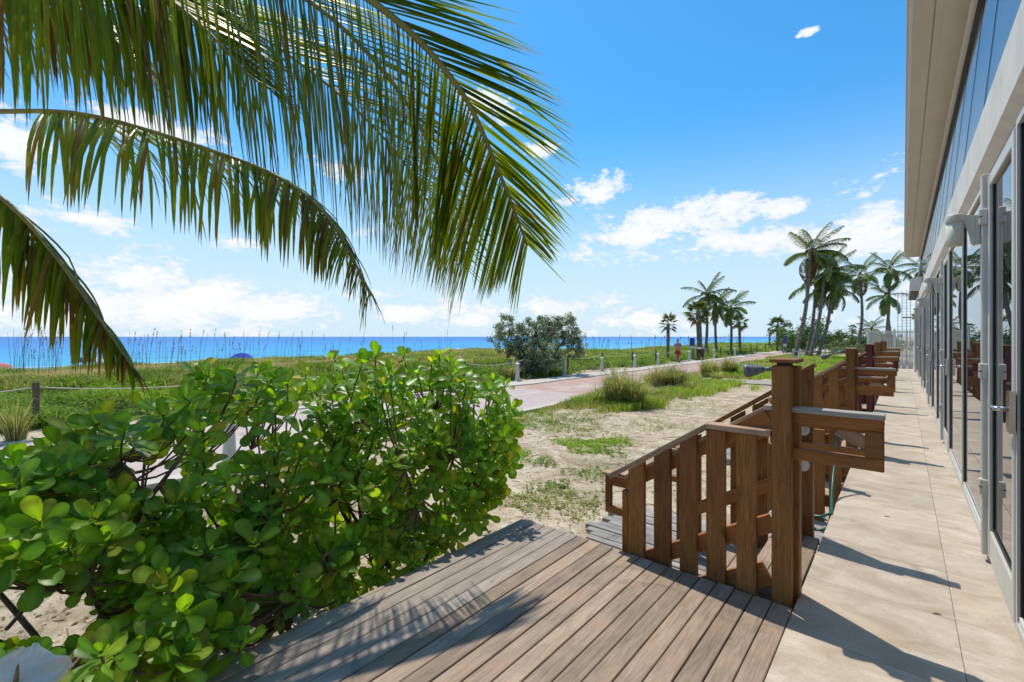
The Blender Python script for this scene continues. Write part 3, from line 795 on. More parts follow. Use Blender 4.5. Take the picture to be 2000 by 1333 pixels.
# ------------------------------------------------------------------ bollards along the promenade
def bollard(x, y, label):
    z = ground_z(x, y) if x < PX0 - .3 else G0
    B = thing('bollard', (x, y, z), label, 'bollard', 'white bollards along the promenade')
    mb = MB(); lathe(mb, [(.125, -.05), (.125, .05), (.095, .12), (.072, .55), (.066, .72), (.060, .74)], (x, y, z), 10); mb.build('shaft', M['white_paint'], B, smooth=False)
    mb = MB(); lathe(mb, [(.062, .741), (.062, .765), (.115, .772), (.118, .785), (.055, .835), (.012, .862)], (x, y, z), 12); mb.build('cap', M['white_paint'], B, smooth=False)
bl_y = [14.9, 18.45, 22.1, 26.1, 29.6, 35.5, 41.5, 48]
bl_l = ['nearest white bollard across the path, in front of the grey green tree', 'second white bollard, in the shade beside the grey green tree', 'third white bollard along the far edge of the path', 'fourth white bollard along the far edge of the path', 'white bollard just left of the runner', 'white bollard past the runner, beside the litter bin', 'white bollard far along the path below the palms', 'farthest white bollard along the path']
for y, l in zip(bl_y, bl_l): bollard(-12.5, y, l)
pb = at(448, 925, 6.5); bollard(pb.x, pb.y, 'white bollard half hidden behind the big leafy shrub')

# ------------------------------------------------------------------ rope fence at the foot of the dune
rf = thing('rope_fence', (-13.6, 15, G0), 'low fence of wooden posts and slack pale rope along the dune', 'fence')
p0 = at(70, 838, 9.6)
posts = [(p0.x - .4, p0.y - 4.2), (p0.x, p0.y)]
y = p0.y + 4.3
while y < 70: posts.append((-13.35 + .25 * hnoise(1, y, .3), y)); y += 3.75
prev = None
for i, (x, y) in enumerate(posts):
    z = ground_z(x, y); h = .95 if i < 2 else .98
    mb = MB(); tube(mb, [(x, y, z - .2), (x + .01, y, z + h)], .056, 9); mb.build('post', M['postgrey'], rf, smooth=False)
    top = Vector((x, y, z + h - .10))
    if prev:
        sag = .16; n = 13
        pts = [prev.lerp(top, k / (n - 1)) - Vector((0, 0, sag * 4 * (k / (n - 1)) * (1 - k / (n - 1)))) for k in range(n)]
        mb = MB(); tube(mb, pts, .013, 6); mb.build('rope', M['rope'], rf)
    prev = top

# posts and rope round the palms beyond the lawn
r2 = thing('rope_barrier', (-6.5, 43, G0), 'pale rope strung between short posts in front of the tall leaning palms', 'barrier')
rp = [at(1549, 700, 38), at(1562, 700, 37), at(1612, 700, 40), at(1660, 702, 38)]
prev = None
for i, p in enumerate(rp):
    mb = MB(); tube(mb, [(p.x, p.y, G0 - .1), (p.x, p.y, G0 + .95)], .09 if i < 2 else .05, 8); mb.build('post', M['white_paint'] if i == 1 else M['kerb'], r2, smooth=False)
    top = Vector((p.x, p.y, G0 + .85))
    if prev:
        mb = MB(); tube(mb, [prev.lerp(top, k / 8) - Vector((0, 0, .12 * 4 * k / 8 * (1 - k / 8))) for k in range(9)], .016, 5); mb.build('rope', M['rope'], r2)
    prev = top

# ------------------------------------------------------------------ litter bin and signs
bp = at(1368, 706, 37); bz = ground_z(bp.x, bp.y)
B = thing('litter_bin', (bp.x, bp.y, bz), 'dark litter bin standing at the far edge of the path by the palms', 'bin')
mb = MB(); lathe(mb, [(.22, 0), (.27, .05), (.31, .85), (.33, .87), (.33, .91)], (bp.x, bp.y, bz), 16); mb.build('body', M['black'], B)
mb = MB(); lathe(mb, [(.335, .915), (.34, .96), (.22, 1.05), (.05, 1.09)], (bp.x, bp.y, bz), 16); mb.build('lid', M['greymetal'], B)
M['sign_blue'] = plain('violet_blue_sign', (.055, .035, .26), 0.4, 0.4, 0.1, 8)
M['sign_white'] = plain('white_sign_panel', (.55, .56, .62), 0.4, 0.4)
def sign(px, py, zc, w, h, label):
    p = at(px, py, zc); z = ground_z(p.x, p.y)
    s = thing('sign', (p.x, p.y, z), label, 'sign', 'violet signs by the path')
    zt = p.z
    rot = Matrix.Rotation(THETA, 4, 'Z')
    def bx(name, u0, u1, t0, t1, z0, z1, mat):
        c = Vector((p.x, p.y, 0)) + RGT * ((u0 + u1) / 2) + FWD * ((t0 + t1) / 2); c.z = (z0 + z1) / 2
        link(name, box_mesh(u1 - u0, t1 - t0, z1 - z0, 0.004, mat), None, Matrix.Translation(c) @ rot, s)
    for u in (-w * .42, w * .36): bx('sign_post', u, u + .06, .03, .09, z - .2, zt - h * .3, M['greymetal'])
    bx('sign_panel', -w / 2, w / 2, -.02, .02, zt - h * .55, zt + h * .5, M['sign_blue'])
    bx('lower_panel', -w / 2, w / 2, -.018, .018, zt - h * .95, zt - h * .56, M['sign_white'])
sign(1352, 668, 38, .42, .62, 'violet sign panel on posts beside the path, left of the palms')
sign(1533, 665, 52, .40, .75, 'small violet sign far off in front of the round green tree')

# ------------------------------------------------------------------ beach umbrellas
M['umb_blue'] = plain('blue_umbrella', (.035, .06, .42), 0.8, 0.2); M['umb_dark'] = plain('navy_umbrella', (.015, .03, .22), 0.8, 0.2)
M['umb_white'] = plain('pale_umbrella', (.62, .64, .72), 0.8, 0.2); M['umb_pink'] = plain('coral_umbrella', (.62, .16, .14), 0.8, 0.2)
def umbrella(px, py, zc, r_, mat, label, tilt=0.0):
    p = at(px, py, zc); gz = ground_z(p.x, p.y)
    u = thing('beach_umbrella', (p.x, p.y, gz), label, 'umbrella', 'umbrellas on the beach')
    mb = MB(); tube(mb, [(p.x, p.y, gz - .1), (p.x, p.y, p.z)], .03, 6); mb.build('pole', M['white_paint'], u)
    mb = MB(); n = 8; v = [(p.x, p.y, p.z)]
    for rr, dz in ((.5, .12), (1.0, .46)):
        for k in range(n * 2):
            a = math.pi * k / n; s = rr * r_ * (1.0 if k % 2 == 0 else .93)
            v.append((p.x + s * math.cos(a), p.y + s * math.sin(a), p.z - dz * r_ * (1 if k % 2 else 1.06) + tilt * math.cos(a) * rr))
    m = 2 * n; f = [(0, 1 + k, 1 + (k + 1) % m) for k in range(m)] + [(1 + k, 1 + m + k, 1 + m + (k + 1) % m, 1 + (k + 1) % m) for k in range(m)]
    mb.add(v, f); mb.build('canopy', mat, u, smooth=False)
umbrella(472, 689, 62, 1.6, M['umb_blue'], 'blue beach umbrella above the grass, left of centre')
umbrella(162, 698, 66, 1.5, M['umb_dark'], 'navy beach umbrella low over the water, under the palm frond tip')
umbrella(182, 697, 70, 1.5, M['umb_white'], 'pale lilac beach umbrella next to the navy one')
umbrella(848, 683, 62, 1.2, M['umb_dark'], 'navy beach umbrella farthest to the right')
umbrella(896, 680, 68, 1.2, M['umb_white'], 'pale beach umbrella left of the grey green tree')
umbrella(0, 709, 60, 1.3, M['umb_pink'], 'coral beach umbrella cut by the left edge')

# ------------------------------------------------------------------ the runner
M['skin'] = plain('skin', (.42, .22, .14), 0.55, 0.3); M['shirt'] = plain('pink_shirt', (.50, .24, .27), 0.85, 0.2, 0.25, 14)
M['shorts'] = plain('red_shorts', (.42, .018, .02), 0.8, 0.2); M['hair'] = plain('dark_hair', (.03, .02, .014), 0.7, 0.3); M['shoe'] = plain('dark_shoes', (.04, .035, .04), 0.6, 0.3)
def skin_mesh(verts, edges, rad, mat, sub=2, root=0):
    me = bpy.data.meshes.new('body'); me.from_pydata(verts, edges, [])
    o = bpy.data.objects.new('tmp', me); COL.objects.link(o)
    m = o.modifiers.new('skin', 'SKIN'); m.use_smooth_shade = True
    for i, r_ in enumerate(rad):
        sv = me.skin_vertices[0].data[i]; sv.radius = (r_, r_) if not isinstance(r_, tuple) else r_; sv.use_root = (i == root)
    s = o.modifiers.new('sub', 'SUBSURF'); s.levels = sub; s.render_levels = sub
    dg = bpy.context.evaluated_depsgraph_get(); dg.update()
    out = bpy.data.meshes.new_from_object(o.evaluated_get(dg))
    bpy.data.objects.remove(o); out.materials.clear(); out.materials.append(mat); return out
rpos = at(1324, 712, 32.1); rz_ = G0 + .03
# local frame: +y = walking direction (towards the viewer), x = across
bv = [(0, 0, .95), (0, 0, 1.15), (0, .01, 1.38), (0, .01, 1.47), (0, .02, 1.54), (0, .035, 1.64), (0, .03, 1.74),
      (.18, .0, 1.40), (.26, -.10, 1.17), (.22, .10, 1.05), (.20, .17, 1.08), (-.18, .0, 1.40), (-.27, .02, 1.15), (-.22, .22, 1.18), (-.19, .30, 1.22),
      (.10, .0, .90), (.11, .17, .53), (.10, .02, .12), (.10, .16, .04), (-.10, 0, .90), (-.10, -.02, .50), (-.10, -.30, .25), (-.10, -.30, .10)]
be = [(0, 1), (1, 2), (2, 3), (3, 4), (4, 5), (5, 6), (2, 7), (7, 8), (8, 9), (9, 10), (2, 11), (11, 12), (12, 13), (13, 14), (0, 15), (15, 16), (16, 17), (17, 18), (0, 19), (19, 20), (20, 21), (21, 22)]
br_ = [.15, .135, .155, .06, .058, .09, .075, .06, .045, .037, .04, .06, .045, .037, .04, .095, .062, .042, .04, .095, .062, .042, .04]
rmw = Matrix.Translation((rpos.x, rpos.y, rz_)) @ Matrix.Rotation(math.atan2(0.25, -1) - R(90) + R(180) * 0, 4, 'Z')
rmw = Matrix.Translation((rpos.x, rpos.y, rz_)) @ Matrix.Rotation(R(180) + THETA * .55, 4, 'Z')
runner = link('person', skin_mesh(bv, be, br_, M['skin']), None, rmw, None, 'runner in pink top and red shorts coming down the path', 'person')
sv = [(0, 0, .98), (0, 0, 1.15), (0, .01, 1.37), (.17, 0, 1.41), (.22, -.05, 1.28), (-.17, 0, 1.41), (-.23, 0, 1.27)]
link('shirt', skin_mesh(sv, [(0, 1), (1, 2), (2, 3), (3, 4), (2, 5), (5, 6)], [.175, .165, .18, .085, .075, .085, .075], M['shirt']), None, rmw, runner)
hv = [(0, 0, 1.0), (0, 0, .93), (.11, .03, .85), (.12, .12, .64), (-.11, 0, .85), (-.11, -.01, .62)]
link('shorts', skin_mesh(hv, [(0, 1), (1, 2), (2, 3), (1, 4), (4, 5)], [.17, .17, .125, .105, .125, .105], M['shorts']), None, rmw, runner)
link('hair', skin_mesh([(0, .0, 1.66), (0, .0, 1.72), (0, .03, 1.77)], [(0, 1), (1, 2)], [.085, .095, .07], M['hair']), None, rmw, runner)
link('shoe', skin_mesh([(.10, -.02, .06), (.10, .10, .05), (.10, .22, .045)], [(0, 1), (1, 2)], [.05, .052, .04], M['shoe']), None, rmw, runner)
link('shoe', skin_mesh([(-.10, -.29, .22), (-.10, -.32, .12), (-.10, -.31, .03)], [(0, 1), (1, 2)], [.05, .052, .04], M['shoe']), None, rmw, runner)

# ------------------------------------------------------------------ palms
def rot_to(d, up=Vector((0, 0, 1))):
    x = d.normalized(); y = up.cross(x); y = y.normalized() if y.length > 1e-4 else Vector((0, 1, 0)); z = x.cross(y)
    return Matrix((x, y, z)).transposed()

def leaflet_geom(base, d0, length, width, droop, nrm, seg=5, twist=0.0, kink=0.0):
    """a narrow blade leaving base along d0, bending down with gravity; returns verts, faces"""
    d = Vector(d0).normalized(); p = Vector(base); v = []; f = []
    side = d.cross(nrm).normalized()
    st = length / seg
    for i in range(seg + 1):
        u = i / seg
        w = width * (0.55 + 0.45 * min(1, u * 5)) * (1 - u ** 3.0) ** 0.8 if i < seg else width * 0.04
        side = (side - d * side.dot(d)).normalized()
        n_ = side.cross(d)
        fold = n_ * (-w * 0.35)
        v += [tuple(p + side * w * .5 + fold * 0.0), tuple(p + n_ * w * .28), tuple(p - side * w * .5)]
        g = Vector((0, 0, -1)); k = droop * (0.35 + 1.3 * u)
        d = (d + (g - d * g.dot(d)) * k / seg * 2.0).normalized()
        if kink and i == int(seg * .6): d = (d + Vector((0, 0, -1)) * kink).normalized()
        p = p + d * st
    for i in range(seg):
        a = 3 * i; f += [(a, a + 1, a + 4, a + 3), (a + 1, a + 2, a + 5, a + 4)]
    return v, f

# ---- foreground coconut palm
crown = at(-430, 90, 3.6)
palm = thing('coconut_palm', (crown.x - .25, crown.y - .2, G0), 'large coconut palm whose drooping fronds fill the upper left', 'palm tree')
mb = MB(); base = Vector((crown.x - .9, crown.y - .8, G0 - .1))
tp_ = [base, base + Vector((.1, .1, .8)), base.lerp(crown, .55) + Vector((0.0, 0, .3)), crown - Vector((0, 0, .15)), crown + Vector((.03, .03, .1))]
tube(mb, curve_pts(tp_, 24), np.linspace(.19, .12, 24), 14); mb.build('trunk', M['trunk'], palm)
GREEN = np.array((.100, .195, .020)); OLIVE = np.array((.190, .235, .030)); BROWN = np.array((.21, .135, .07)); GREYG = np.array((.075, .095, .045))
LEAFLETS = []
def frond(ctrl, nleaf, lmax, wmax, angL, angR, droopL, droopR, brown=0.1, rr=.020, jit=1.0, skipR=0.0, scR=1.0, sideL=None, sideR=None, start=0.08, tipbrown=0.3, lmin=.45):
    n = 60; pts = curve_pts([at(*c) for c in ctrl], n); sd = random.uniform(0, 90)
    mb = MB(); rad = [rr * (1 - .88 * (i / (n - 1))) + .0018 for i in range(n)]
    tube(mb, pts, rad, 8); fr = mb.build('frond', M['rachis'], palm)
    for i in range(nleaf):
        u = start + (1 - start) * (i + .5) / nleaf
        for s in (-1, 1):
            if s > 0 and random.random() < skipR: continue
            uu = min(.999, u + random.uniform(-.004, .004)); x = uu * (n - 1); k = int(x)
            p = pts[k].lerp(pts[min(k + 1, n - 1)], x - k)
            t = (pts[min(k + 2, n - 1)] - pts[max(k - 1, 0)]).normalized()
            # the two rows leave the rachis left and right of its own vertical plane
            hz = t.cross(Vector((0, 0, 1)));  hz = hz.normalized() if hz.length > .15 else RGT.copy()
            upv = hz.cross(t).normalized()
            out = (sideL if s < 0 else sideR)
            out = (hz * s if out is None else Vector(out)).copy(); out = (out - t * out.dot(t)).normalized()
            ang = (angL if s < 0 else angR) * (1 - .45 * uu) + jit * random.uniform(-.08, .08) + jit * .20 * mnoise.noise(Vector((uu * 26, s * 7.0, sd))) 
            out = (out + hz * jit * random.gauss(0, .10) + upv * jit * random.gauss(0, .08) + FWD * jit * .25 * mnoise.noise(Vector((uu * 18, s * 5.0, sd + 9)))).normalized()
            d = t * math.cos(ang) + out * math.sin(ang) + upv * random.uniform(-.06, .10)
            env = math.sin(math.pi * min(1, (.12 + .88 * uu) ** .75)) ** .55 if uu < .985 else .35
            L = lmax * max(lmin if uu < .9 else .30, env) * random.uniform(.86, 1.06) * (random.uniform(.45, .8) if random.random() < .09 else 1) * (scR if s > 0 else 1)
            w = wmax * random.uniform(.8, 1.15) * (1 if uu < .75 else (1 - (uu - .75) * 2.0))
            q = random.random()
            col = GREEN * (1 - q) + OLIVE * q
            if random.random() < brown: col = BROWN * random.uniform(.6, 1.1)
            v, f = leaflet_geom(p, d, L, w, (droopL if s < 0 else droopR) * random.uniform(.5, 1.6), upv, 7, 0, random.choice((0, 0, 0, .4, .8)) * jit if random.random() < jit else 0)
            c = np.tile(col, (len(v), 1)); nv = len(v) // 3
            if random.random() < .6:      # dry tips
                for r_ in range(nv):
                    k2 = max(0, (r_ / (nv - 1) - (1 - tipbrown * random.uniform(.3, 1.0))) / tipbrown)
                    c[3 * r_:3 * r_ + 3] = c[3 * r_:3 * r_ + 3] * (1 - k2) + BROWN * k2
            LEAFLETS.append((fr, v, f, c, p, L))
    return fr
DN = Vector((0, 0, -1))
# the big near frond that arches over the top of the frame
frond([(-420, -70, 3.3), (-80, -275, 2.3), (380, -185, 1.75), (715, -5, 1.70), (892, 167, 1.76), (978, 345, 1.86), (1030, 480, 1.96)],
      225, .94, .0205, 1.22, .84, .20, .06, .05, .022, .35, .35, .80, sideL=(-RGT * .12 + DN * 1.0 + FWD * .2), sideR=(RGT * .9 + FWD * .45 + Vector((0, 0, .12))), start=.10)
# the frond behind it
frond([(-420, -20, 3.6), (40, -120, 3.5), (380, 0, 3.4), (620, 150, 3.4), (790, 320, 3.4), (895, 520, 3.45)],
      165, 1.34, .032, 1.18, .9, .25, .12, .09, .020, .4, .3, sideL=(-RGT * .15 + DN + FWD * .1), sideR=(RGT * .9 + FWD * .5), start=.10)
# one between those two
frond([(-420, -40, 3.4), (-40, -150, 2.7), (340, -130, 2.35), (600, 0, 2.3), (765, 160, 2.3), (865, 340, 2.35), (918, 490, 2.4)],
      150, 1.05, .024, 1.2, .9, .25, .15, .07, .020, .5, .45, .8, sideL=(-RGT * .15 + DN + FWD * .15), sideR=(RGT * .9 + FWD * .5), start=.12)
# the long middle frond
frond([(-420, 250, 3.6), (-120, 222, 3.6), (0, 218, 3.6), (170, 225, 3.5), (400, 290, 3.4), (560, 355, 3.35), (655, 445, 3.3), (722, 575, 3.3)],
      150, .88, .029, 1.30, .95, .65, .80, .14, .024, 1.7, sideL=(DN * .9 - RGT * .15 - FWD * .5), sideR=(DN * .15 + RGT * .1 + FWD * .9), start=.36, tipbrown=.45)
# the low left frond
frond([(-420, 190, 3.2), (-200, 255, 3.1), (0, 385, 3.0), (100, 490, 3.0), (185, 610, 3.0), (262, 722, 3.0)],
      110, .70, .034, 1.10, .8, .60, .50, .26, .022, 1.6, sideL=(DN * .5 - RGT * .95), sideR=(-RGT * .45 + FWD * .8 + DN * .3), start=.22, tipbrown=.6)
# two more behind, thickening the upper left corner
frond([(-420, 0, 3.5), (-180, -140, 2.6), (90, -110, 2.05), (330, 0, 1.95), (500, 160, 1.95)],
      140, .92, .022, 1.18, .85, .35, .3, .14, .020, .6, sideL=(-RGT * .2 + DN), sideR=(RGT * .7 + FWD * .6), start=.12)
frond([(-430, 60, 3.6), (-260, -70, 2.9), (-60, -80, 2.5), (140, 0, 2.4), (290, 150, 2.4)],
      120, .74, .022, 1.15, .85, .5, .6, .28, .018, .8, sideL=(-RGT * .25 + DN), sideR=(RGT * .5 + DN * .2 + FWD * .6), start=.15)
# fronds on the far side of the crown, out of this view
for k, a in enumerate((2.2, 3.0, 3.9, 4.7)):
    d = RGT * math.cos(a) + FWD * math.sin(a) * .6
    c0 = crown; n = 30
    pts = curve_pts([c0, c0 + d * .8 + Vector((0, 0, .55)), c0 + d * 1.9 + Vector((0, 0, .5)), c0 + d * 2.9 - Vector((0, 0, .5))], n)
    mb = MB(); tube(mb, pts, [.02 * (1 - .85 * i / n) for i in range(n)], 6); fr = mb.build('frond', M['rachis'], palm)
    for i in range(46):
        u = .12 + .87 * i / 46; x = u * (n - 1); kk = int(x); p = pts[kk]; t = (pts[min(kk + 1, n - 1)] - pts[max(kk - 1, 0)]).normalized(); hz = t.cross(Vector((0, 0, 1))).normalized()
        for s in (-1, 1):
            v, f = leaflet_geom(p, t * .6 + hz * s * .8, .7, .03, .6, Vector((0, 0, 1)), 4)
            LEAFLETS.append((fr, v, f, np.tile(GREEN, (len(v), 1)), Vector((0, 0, 99)) + p, .2))
def screen_size(p, L):
    q = p - Vector((0, 0, EYE)); zc = q.dot(FWD)
    if zc < .3: return 0
    px = 1000 + 889 * q.dot(RGT) / zc; py = 658 - 889 * q.z / zc
    inside = -80 < px < 2080 and -260 < py < 1400
    return L / zc * (1 if inside else .05)
LEAFLETS.sort(key=lambda r_: -screen_size(r_[4], r_[5]))
rest = MB()
# take every second of the 600 that show largest, so that all fronds keep single leaflets
pick = set(range(0, 600, 2))
for i, (fr, v, f, c, p, L) in enumerate(LEAFLETS):
    if i in pick:
        mb = MB(); mb.add(v, f, c); mb.build('leaflet', M['leaflet'], fr)
    else: rest.add(v, f, c)
rest.build('leaflet_mass', M['leaflet'], palm, kind='stuff')

# ---- far palms: shared frond meshes
def frond_mesh(seed, L=2.9, nl=34, droop=1.0, lw=.066, ll=.80, dry=0.08):
    rs = random.Random(seed); mb = MB(); n = 16
    pts = []; p = Vector((0, 0, 0)); d = Vector((.82, 0, .57)).normalized()
    for i in range(n):
        pts.append(p.copy()); d = (d + Vector((0, 0, -1)) * .115 * droop * (0.5 + 1.2 * i / n)).normalized(); p = p + d * L / n
    tube(mb, pts, [.03 * (1 - .85 * i / n) for i in range(n)], 4, np.array((.16, .15, .05)))
    for i in range(nl):
        u = .14 + .85 * i / nl; x = u * (n - 1); k = int(x); q = pts[k].lerp(pts[min(k + 1, n - 1)], x - k); t = (pts[min(k + 1, n - 1)] - pts[max(k - 1, 0)]).normalized()
        for s in (-1, 1):
            col = np.array((.095, .155, .038)) * rs.uniform(.6, 1.5)
            if rs.random() < dry: col = np.array((.22, .16, .08)) * rs.uniform(.6, 1.1)
            v, f = leaflet_geom(q, t * .75 + Vector((0, s, 0)) * .75 + Vector((0, 0, .15)), ll * (math.sin(math.pi * (.15 + .83 * u)) ** .6) * rs.uniform(.85, 1.1), lw, 1.1 * rs.uniform(.7, 1.3), Vector((0, 0, 1)), 3)
            mb.add(v, f, col)
    return mb.mesh(M['far_leaf'])
FM = [frond_mesh(s, droop=dr, dry=.05) for s, dr in ((1, .30), (2, .5), (3, .72), (4, 1.0))]
FM_DRY = frond_mesh(9, droop=1.5, dry=.85)
def fan_mesh(seed, r_=.75, n=26, dry=.05):
    rs = random.Random(seed); mb = MB()
    tube(mb, [(0, 0, 0), (.45, 0, .06), (.85, 0, .02)], [.02, .016, .012], 4, np.array((.16, .16, .06)))
    for i in range(n):
        a = (i / (n - 1) - .5) * 4.6; L = r_ * rs.uniform(.82, 1.05) * (1 - .10 * abs(a))
        col = np.array((.095, .135, .038)) * rs.uniform(.6, 1.4)
        if rs.random() < dry: col = np.array((.23, .17, .09)) * rs.uniform(.6, 1.1)
        v, f = leaflet_geom((.85, 0, .02), Vector((math.cos(a), math.sin(a), .12)), L, .075, .45, Vector((0, 0, 1)), 3)
        mb.add(v, f, col)
    return mb.mesh(M['far_leaf'])
FAN = [fan_mesh(21), fan_mesh(22), fan_mesh(23)]; FAN_DRY = fan_mesh(24, dry=.9)
_pg = 'palms beyond the lawn'
def palm_trunk(base, top, r0, r1, bend, tree):
    mb = MB(); pts = curve_pts([base, base.lerp(top, .45) + bend, top], 16)
    tube(mb, pts, [r0 * 1.35] + list(np.linspace(r0, r1, 15)), 9); mb.build('trunk', M['trunk'], tree)
def coco(bpx, bpy_, zc, cpx, cpy, size, nfr, label, wind=0.0, bend=0.0, seed=0, gz=None):
    rs = random.Random(seed); base = at(bpx, bpy_, zc); base.z = (ground_z(base.x, base.y) if gz is None else gz) - .1; top = at(cpx, cpy, zc)
    T = thing('coconut_palm', tuple(base), label, 'palm tree', _pg)
    palm_trunk(base, top, .17 * size ** .4, .115 * size ** .4, RGT * bend, T)
    mb = MB(); lathe(mb, [(.10, -.5), (.17, -.25), (.20, 0), (.12, .35)], tuple(top), 8); mb.build('crownshaft', M['fibre'], T)
    nfr = int(nfr * .82)
    for k in range(nfr):
        a = 2 * math.pi * (k * .382) + rs.uniform(-.25, .25); age = k / nfr
        tilt = R(66) - age * R(104) + rs.uniform(-.12, .12)       # young fronds upright, old ones hanging
        me = FM[min(3, int(age * 4))] if not (age > .88 and rs.random() < .6) else FM_DRY
        dirv = RGT * math.cos(a) + FWD * math.sin(a)
        dirv = (dirv + RGT * wind * (1.0 if math.cos(a) < .2 else .35)).normalized()
        az_ = math.atan2(dirv.y, dirv.x)
        mw = Matrix.Translation(top + Vector((0, 0, .15 - .3 * age))) @ Matrix.Rotation(az_, 4, 'Z') @ Matrix.Rotation(-(tilt - R(35)), 4, 'Y') @ Matrix.Rotation(rs.uniform(-.4, .4), 4, 'X') @ Matrix.Scale(size * rs.uniform(.85, 1.08), 4)
        link('frond', me, None, mw, T)
def fanpalm(bpx, bpy_, zc, cpx, cpy, size, nfr, label, seed=0, thick=.17, gz=None, dry=.2):
    rs = random.Random(seed); base = at(bpx, bpy_, zc); base.z = (ground_z(base.x, base.y) if gz is None else gz) - .1; top = at(cpx, cpy, zc)
    T = thing('fan_palm', tuple(base), label, 'palm tree', 'fan palms beyond the lawn')
    palm_trunk(base, top, thick, thick * 1.05, RGT * .02, T)
    for k in range(nfr):
        a = 2 * math.pi * k * .382 + rs.uniform(-.2, .2); age = k / nfr; tilt = R(72) - age * R(125) + rs.uniform(-.15, .15)
        mw = Matrix.Translation(top + Vector((0, 0, .05 - .25 * age))) @ Matrix.Rotation(a, 4, 'Z') @ Matrix.Rotation(-tilt, 4, 'Y') @ Matrix.Rotation(rs.uniform(-.5, .5), 4, 'X') @ Matrix.Scale(size * rs.uniform(.85, 1.1), 4)
        link('fan_leaf', FAN_DRY if age > 1 - dry and rs.random() < .8 else rs.choice(FAN), None, mw, T)
coco(1551, 699, 41, 1583, 494, 1.23, 23, 'tallest leaning coconut palm, leftmost trunk of the windblown clump', .9, .35, 1)
coco(1574, 697, 44, 1594, 556, 0.99, 18, 'coconut palm second from the left in the windblown clump', .8, .2, 2)
coco(1581, 699, 42, 1612, 535, 1.15, 20, 'coconut palm third from the left in the windblown clump, its trunk crossing the second', .9, .2, 3)
coco(1596, 696, 43, 1627, 563, 1.04, 19, 'coconut palm most inclined to the right in the windblown clump', .8, .25, 4)
coco(1671, 690, 52, 1680, 538, 1.04, 18, 'slender coconut palm standing alone between the clump and the crossed pair', .3, .5, 5)
coco(1727, 690, 46, 1738, 527, 0.90, 18, 'taller palm of the pair with crossed trunks', .1, .15, 6)
coco(1748, 690, 46, 1731, 578, 0.86, 17, 'shorter palm of the pair with crossed trunks', 0, -.15, 7)
coco(1378, 700, 50, 1381, 576, 1.04, 19, 'tallest palm of the dark clump by the sign', .35, .1, 8)
coco(1400, 700, 52, 1398, 598, 0.93, 17, 'palm in the middle of the dark clump by the sign', .3, -.1, 9)
coco(1427, 697, 54, 1427, 602, 1.01, 19, 'palm with wide drooping fronds at the right of the dark clump', .25, .1, 10)
fanpalm(1367, 700, 44, 1364, 612, 1.0, 26, 'thick trunked fan palm behind the litter bin', 11, .24)
fanpalm(1445, 690, 60, 1444, 630, .9, 20, 'short fan palm at the right end of the dark clump', 12)
fanpalm(1304, 704, 37, 1305, 632, .62, 18, 'small fan palm standing alone left of the runner', 13, .13)
fanpalm(1518, 685, 62, 1519, 636, 1.0, 26, 'round headed fan palm between the two palm clumps', 14)
fanpalm(1503, 685, 66, 1503, 650, .45, 14, 'tiny fan palm left of the round headed fan palm', 15, .12, None, .6)
coco(1706, 680, 60, 1703, 643, 0.83, 16, 'low palm head showing above the bushes by the cream fence', .3, 0, 16)
fanpalm(1664, 680, 70, 1665, 642, .5, 14, 'very small far fan palm beside the slender coconut palm', 17, .12)
coco(1806, 690, 60, 1800, 525, 1.04, 17, 'palm half hidden behind the far corner of the roof', .1, 0, 18)

# ------------------------------------------------------------------ bushes and trees with leaf clumps
def leaf_quad(p, n, size, asp=.55):
    n = n.normalized(); a = n.cross(Vector((random.random() - .5, random.random() - .5, random.random() - .5))).normalized(); b = n.cross(a)
    a = a * size * .5; b = b * size * .5 * asp
    return [tuple(p - a), tuple(p + b + n * size * .06), tuple(p + a), tuple(p - b + n * size * .06)]
def rnd_dir():
    v = Vector(rng.normal(size=3)); return v.normalized()
def leaf_tree(name, base, lobes, nleaf, lsize, col, var, label, cat, trunk_r=.1, group=None, grey=False, mat='far_leaf'):
    base = Vector(base); T = thing(name, tuple(base), label, cat, group)
    mb = MB()
    for c, r_ in lobes:
        c = Vector(c); n = 8
        pts = curve_pts([base + Vector((random.uniform(-.15, .15), random.uniform(-.15, .15), -.1)), base.lerp(c, .5) + Vector((random.uniform(-.2, .2), random.uniform(-.2, .2), .1)), c], n)
        tube(mb, pts, np.linspace(trunk_r, trunk_r * .25, n), 6)
        for q in range(5):
            e = c + rnd_dir() * r_[0] * .8; tube(mb, [c - Vector((0, 0, r_[2] * .4)), c.lerp(e, .5) + rnd_dir() * .05, e], [trunk_r * .3, trunk_r * .2, trunk_r * .08], 4)
    mb.build('trunk', M['bark'], T)
    mb = MB(); tot = sum(r_[0] * r_[1] for c, r_ in lobes)
    for c, r_ in lobes:
        c = Vector(c); m = int(nleaf * r_[0] * r_[1] / tot)
        clumps = []
        for q in range(max(6, m // 45)):
            d = rnd_dir(); rr = random.uniform(.45, 1.08); clumps.append((c + Vector((d.x * r_[0], d.y * r_[1], d.z * r_[2])) * rr, random.uniform(.16, .34) * r_[0], random.uniform(1 - var, 1 + var)))
        for q in range(m):
            cc, cr, cv = random.choice(clumps); d = rnd_dir(); p = cc + d * cr * random.random() ** .4
            mb.add(leaf_quad(p, (d + Vector((0, 0, .5)) + rnd_dir() * .5), lsize * random.uniform(.6, 1.3)), [(0, 1, 2, 3)], np.array(col) * cv * random.uniform(.8, 1.2))
    mb.build('crown', M[mat], T, smooth=False, kind='stuff')
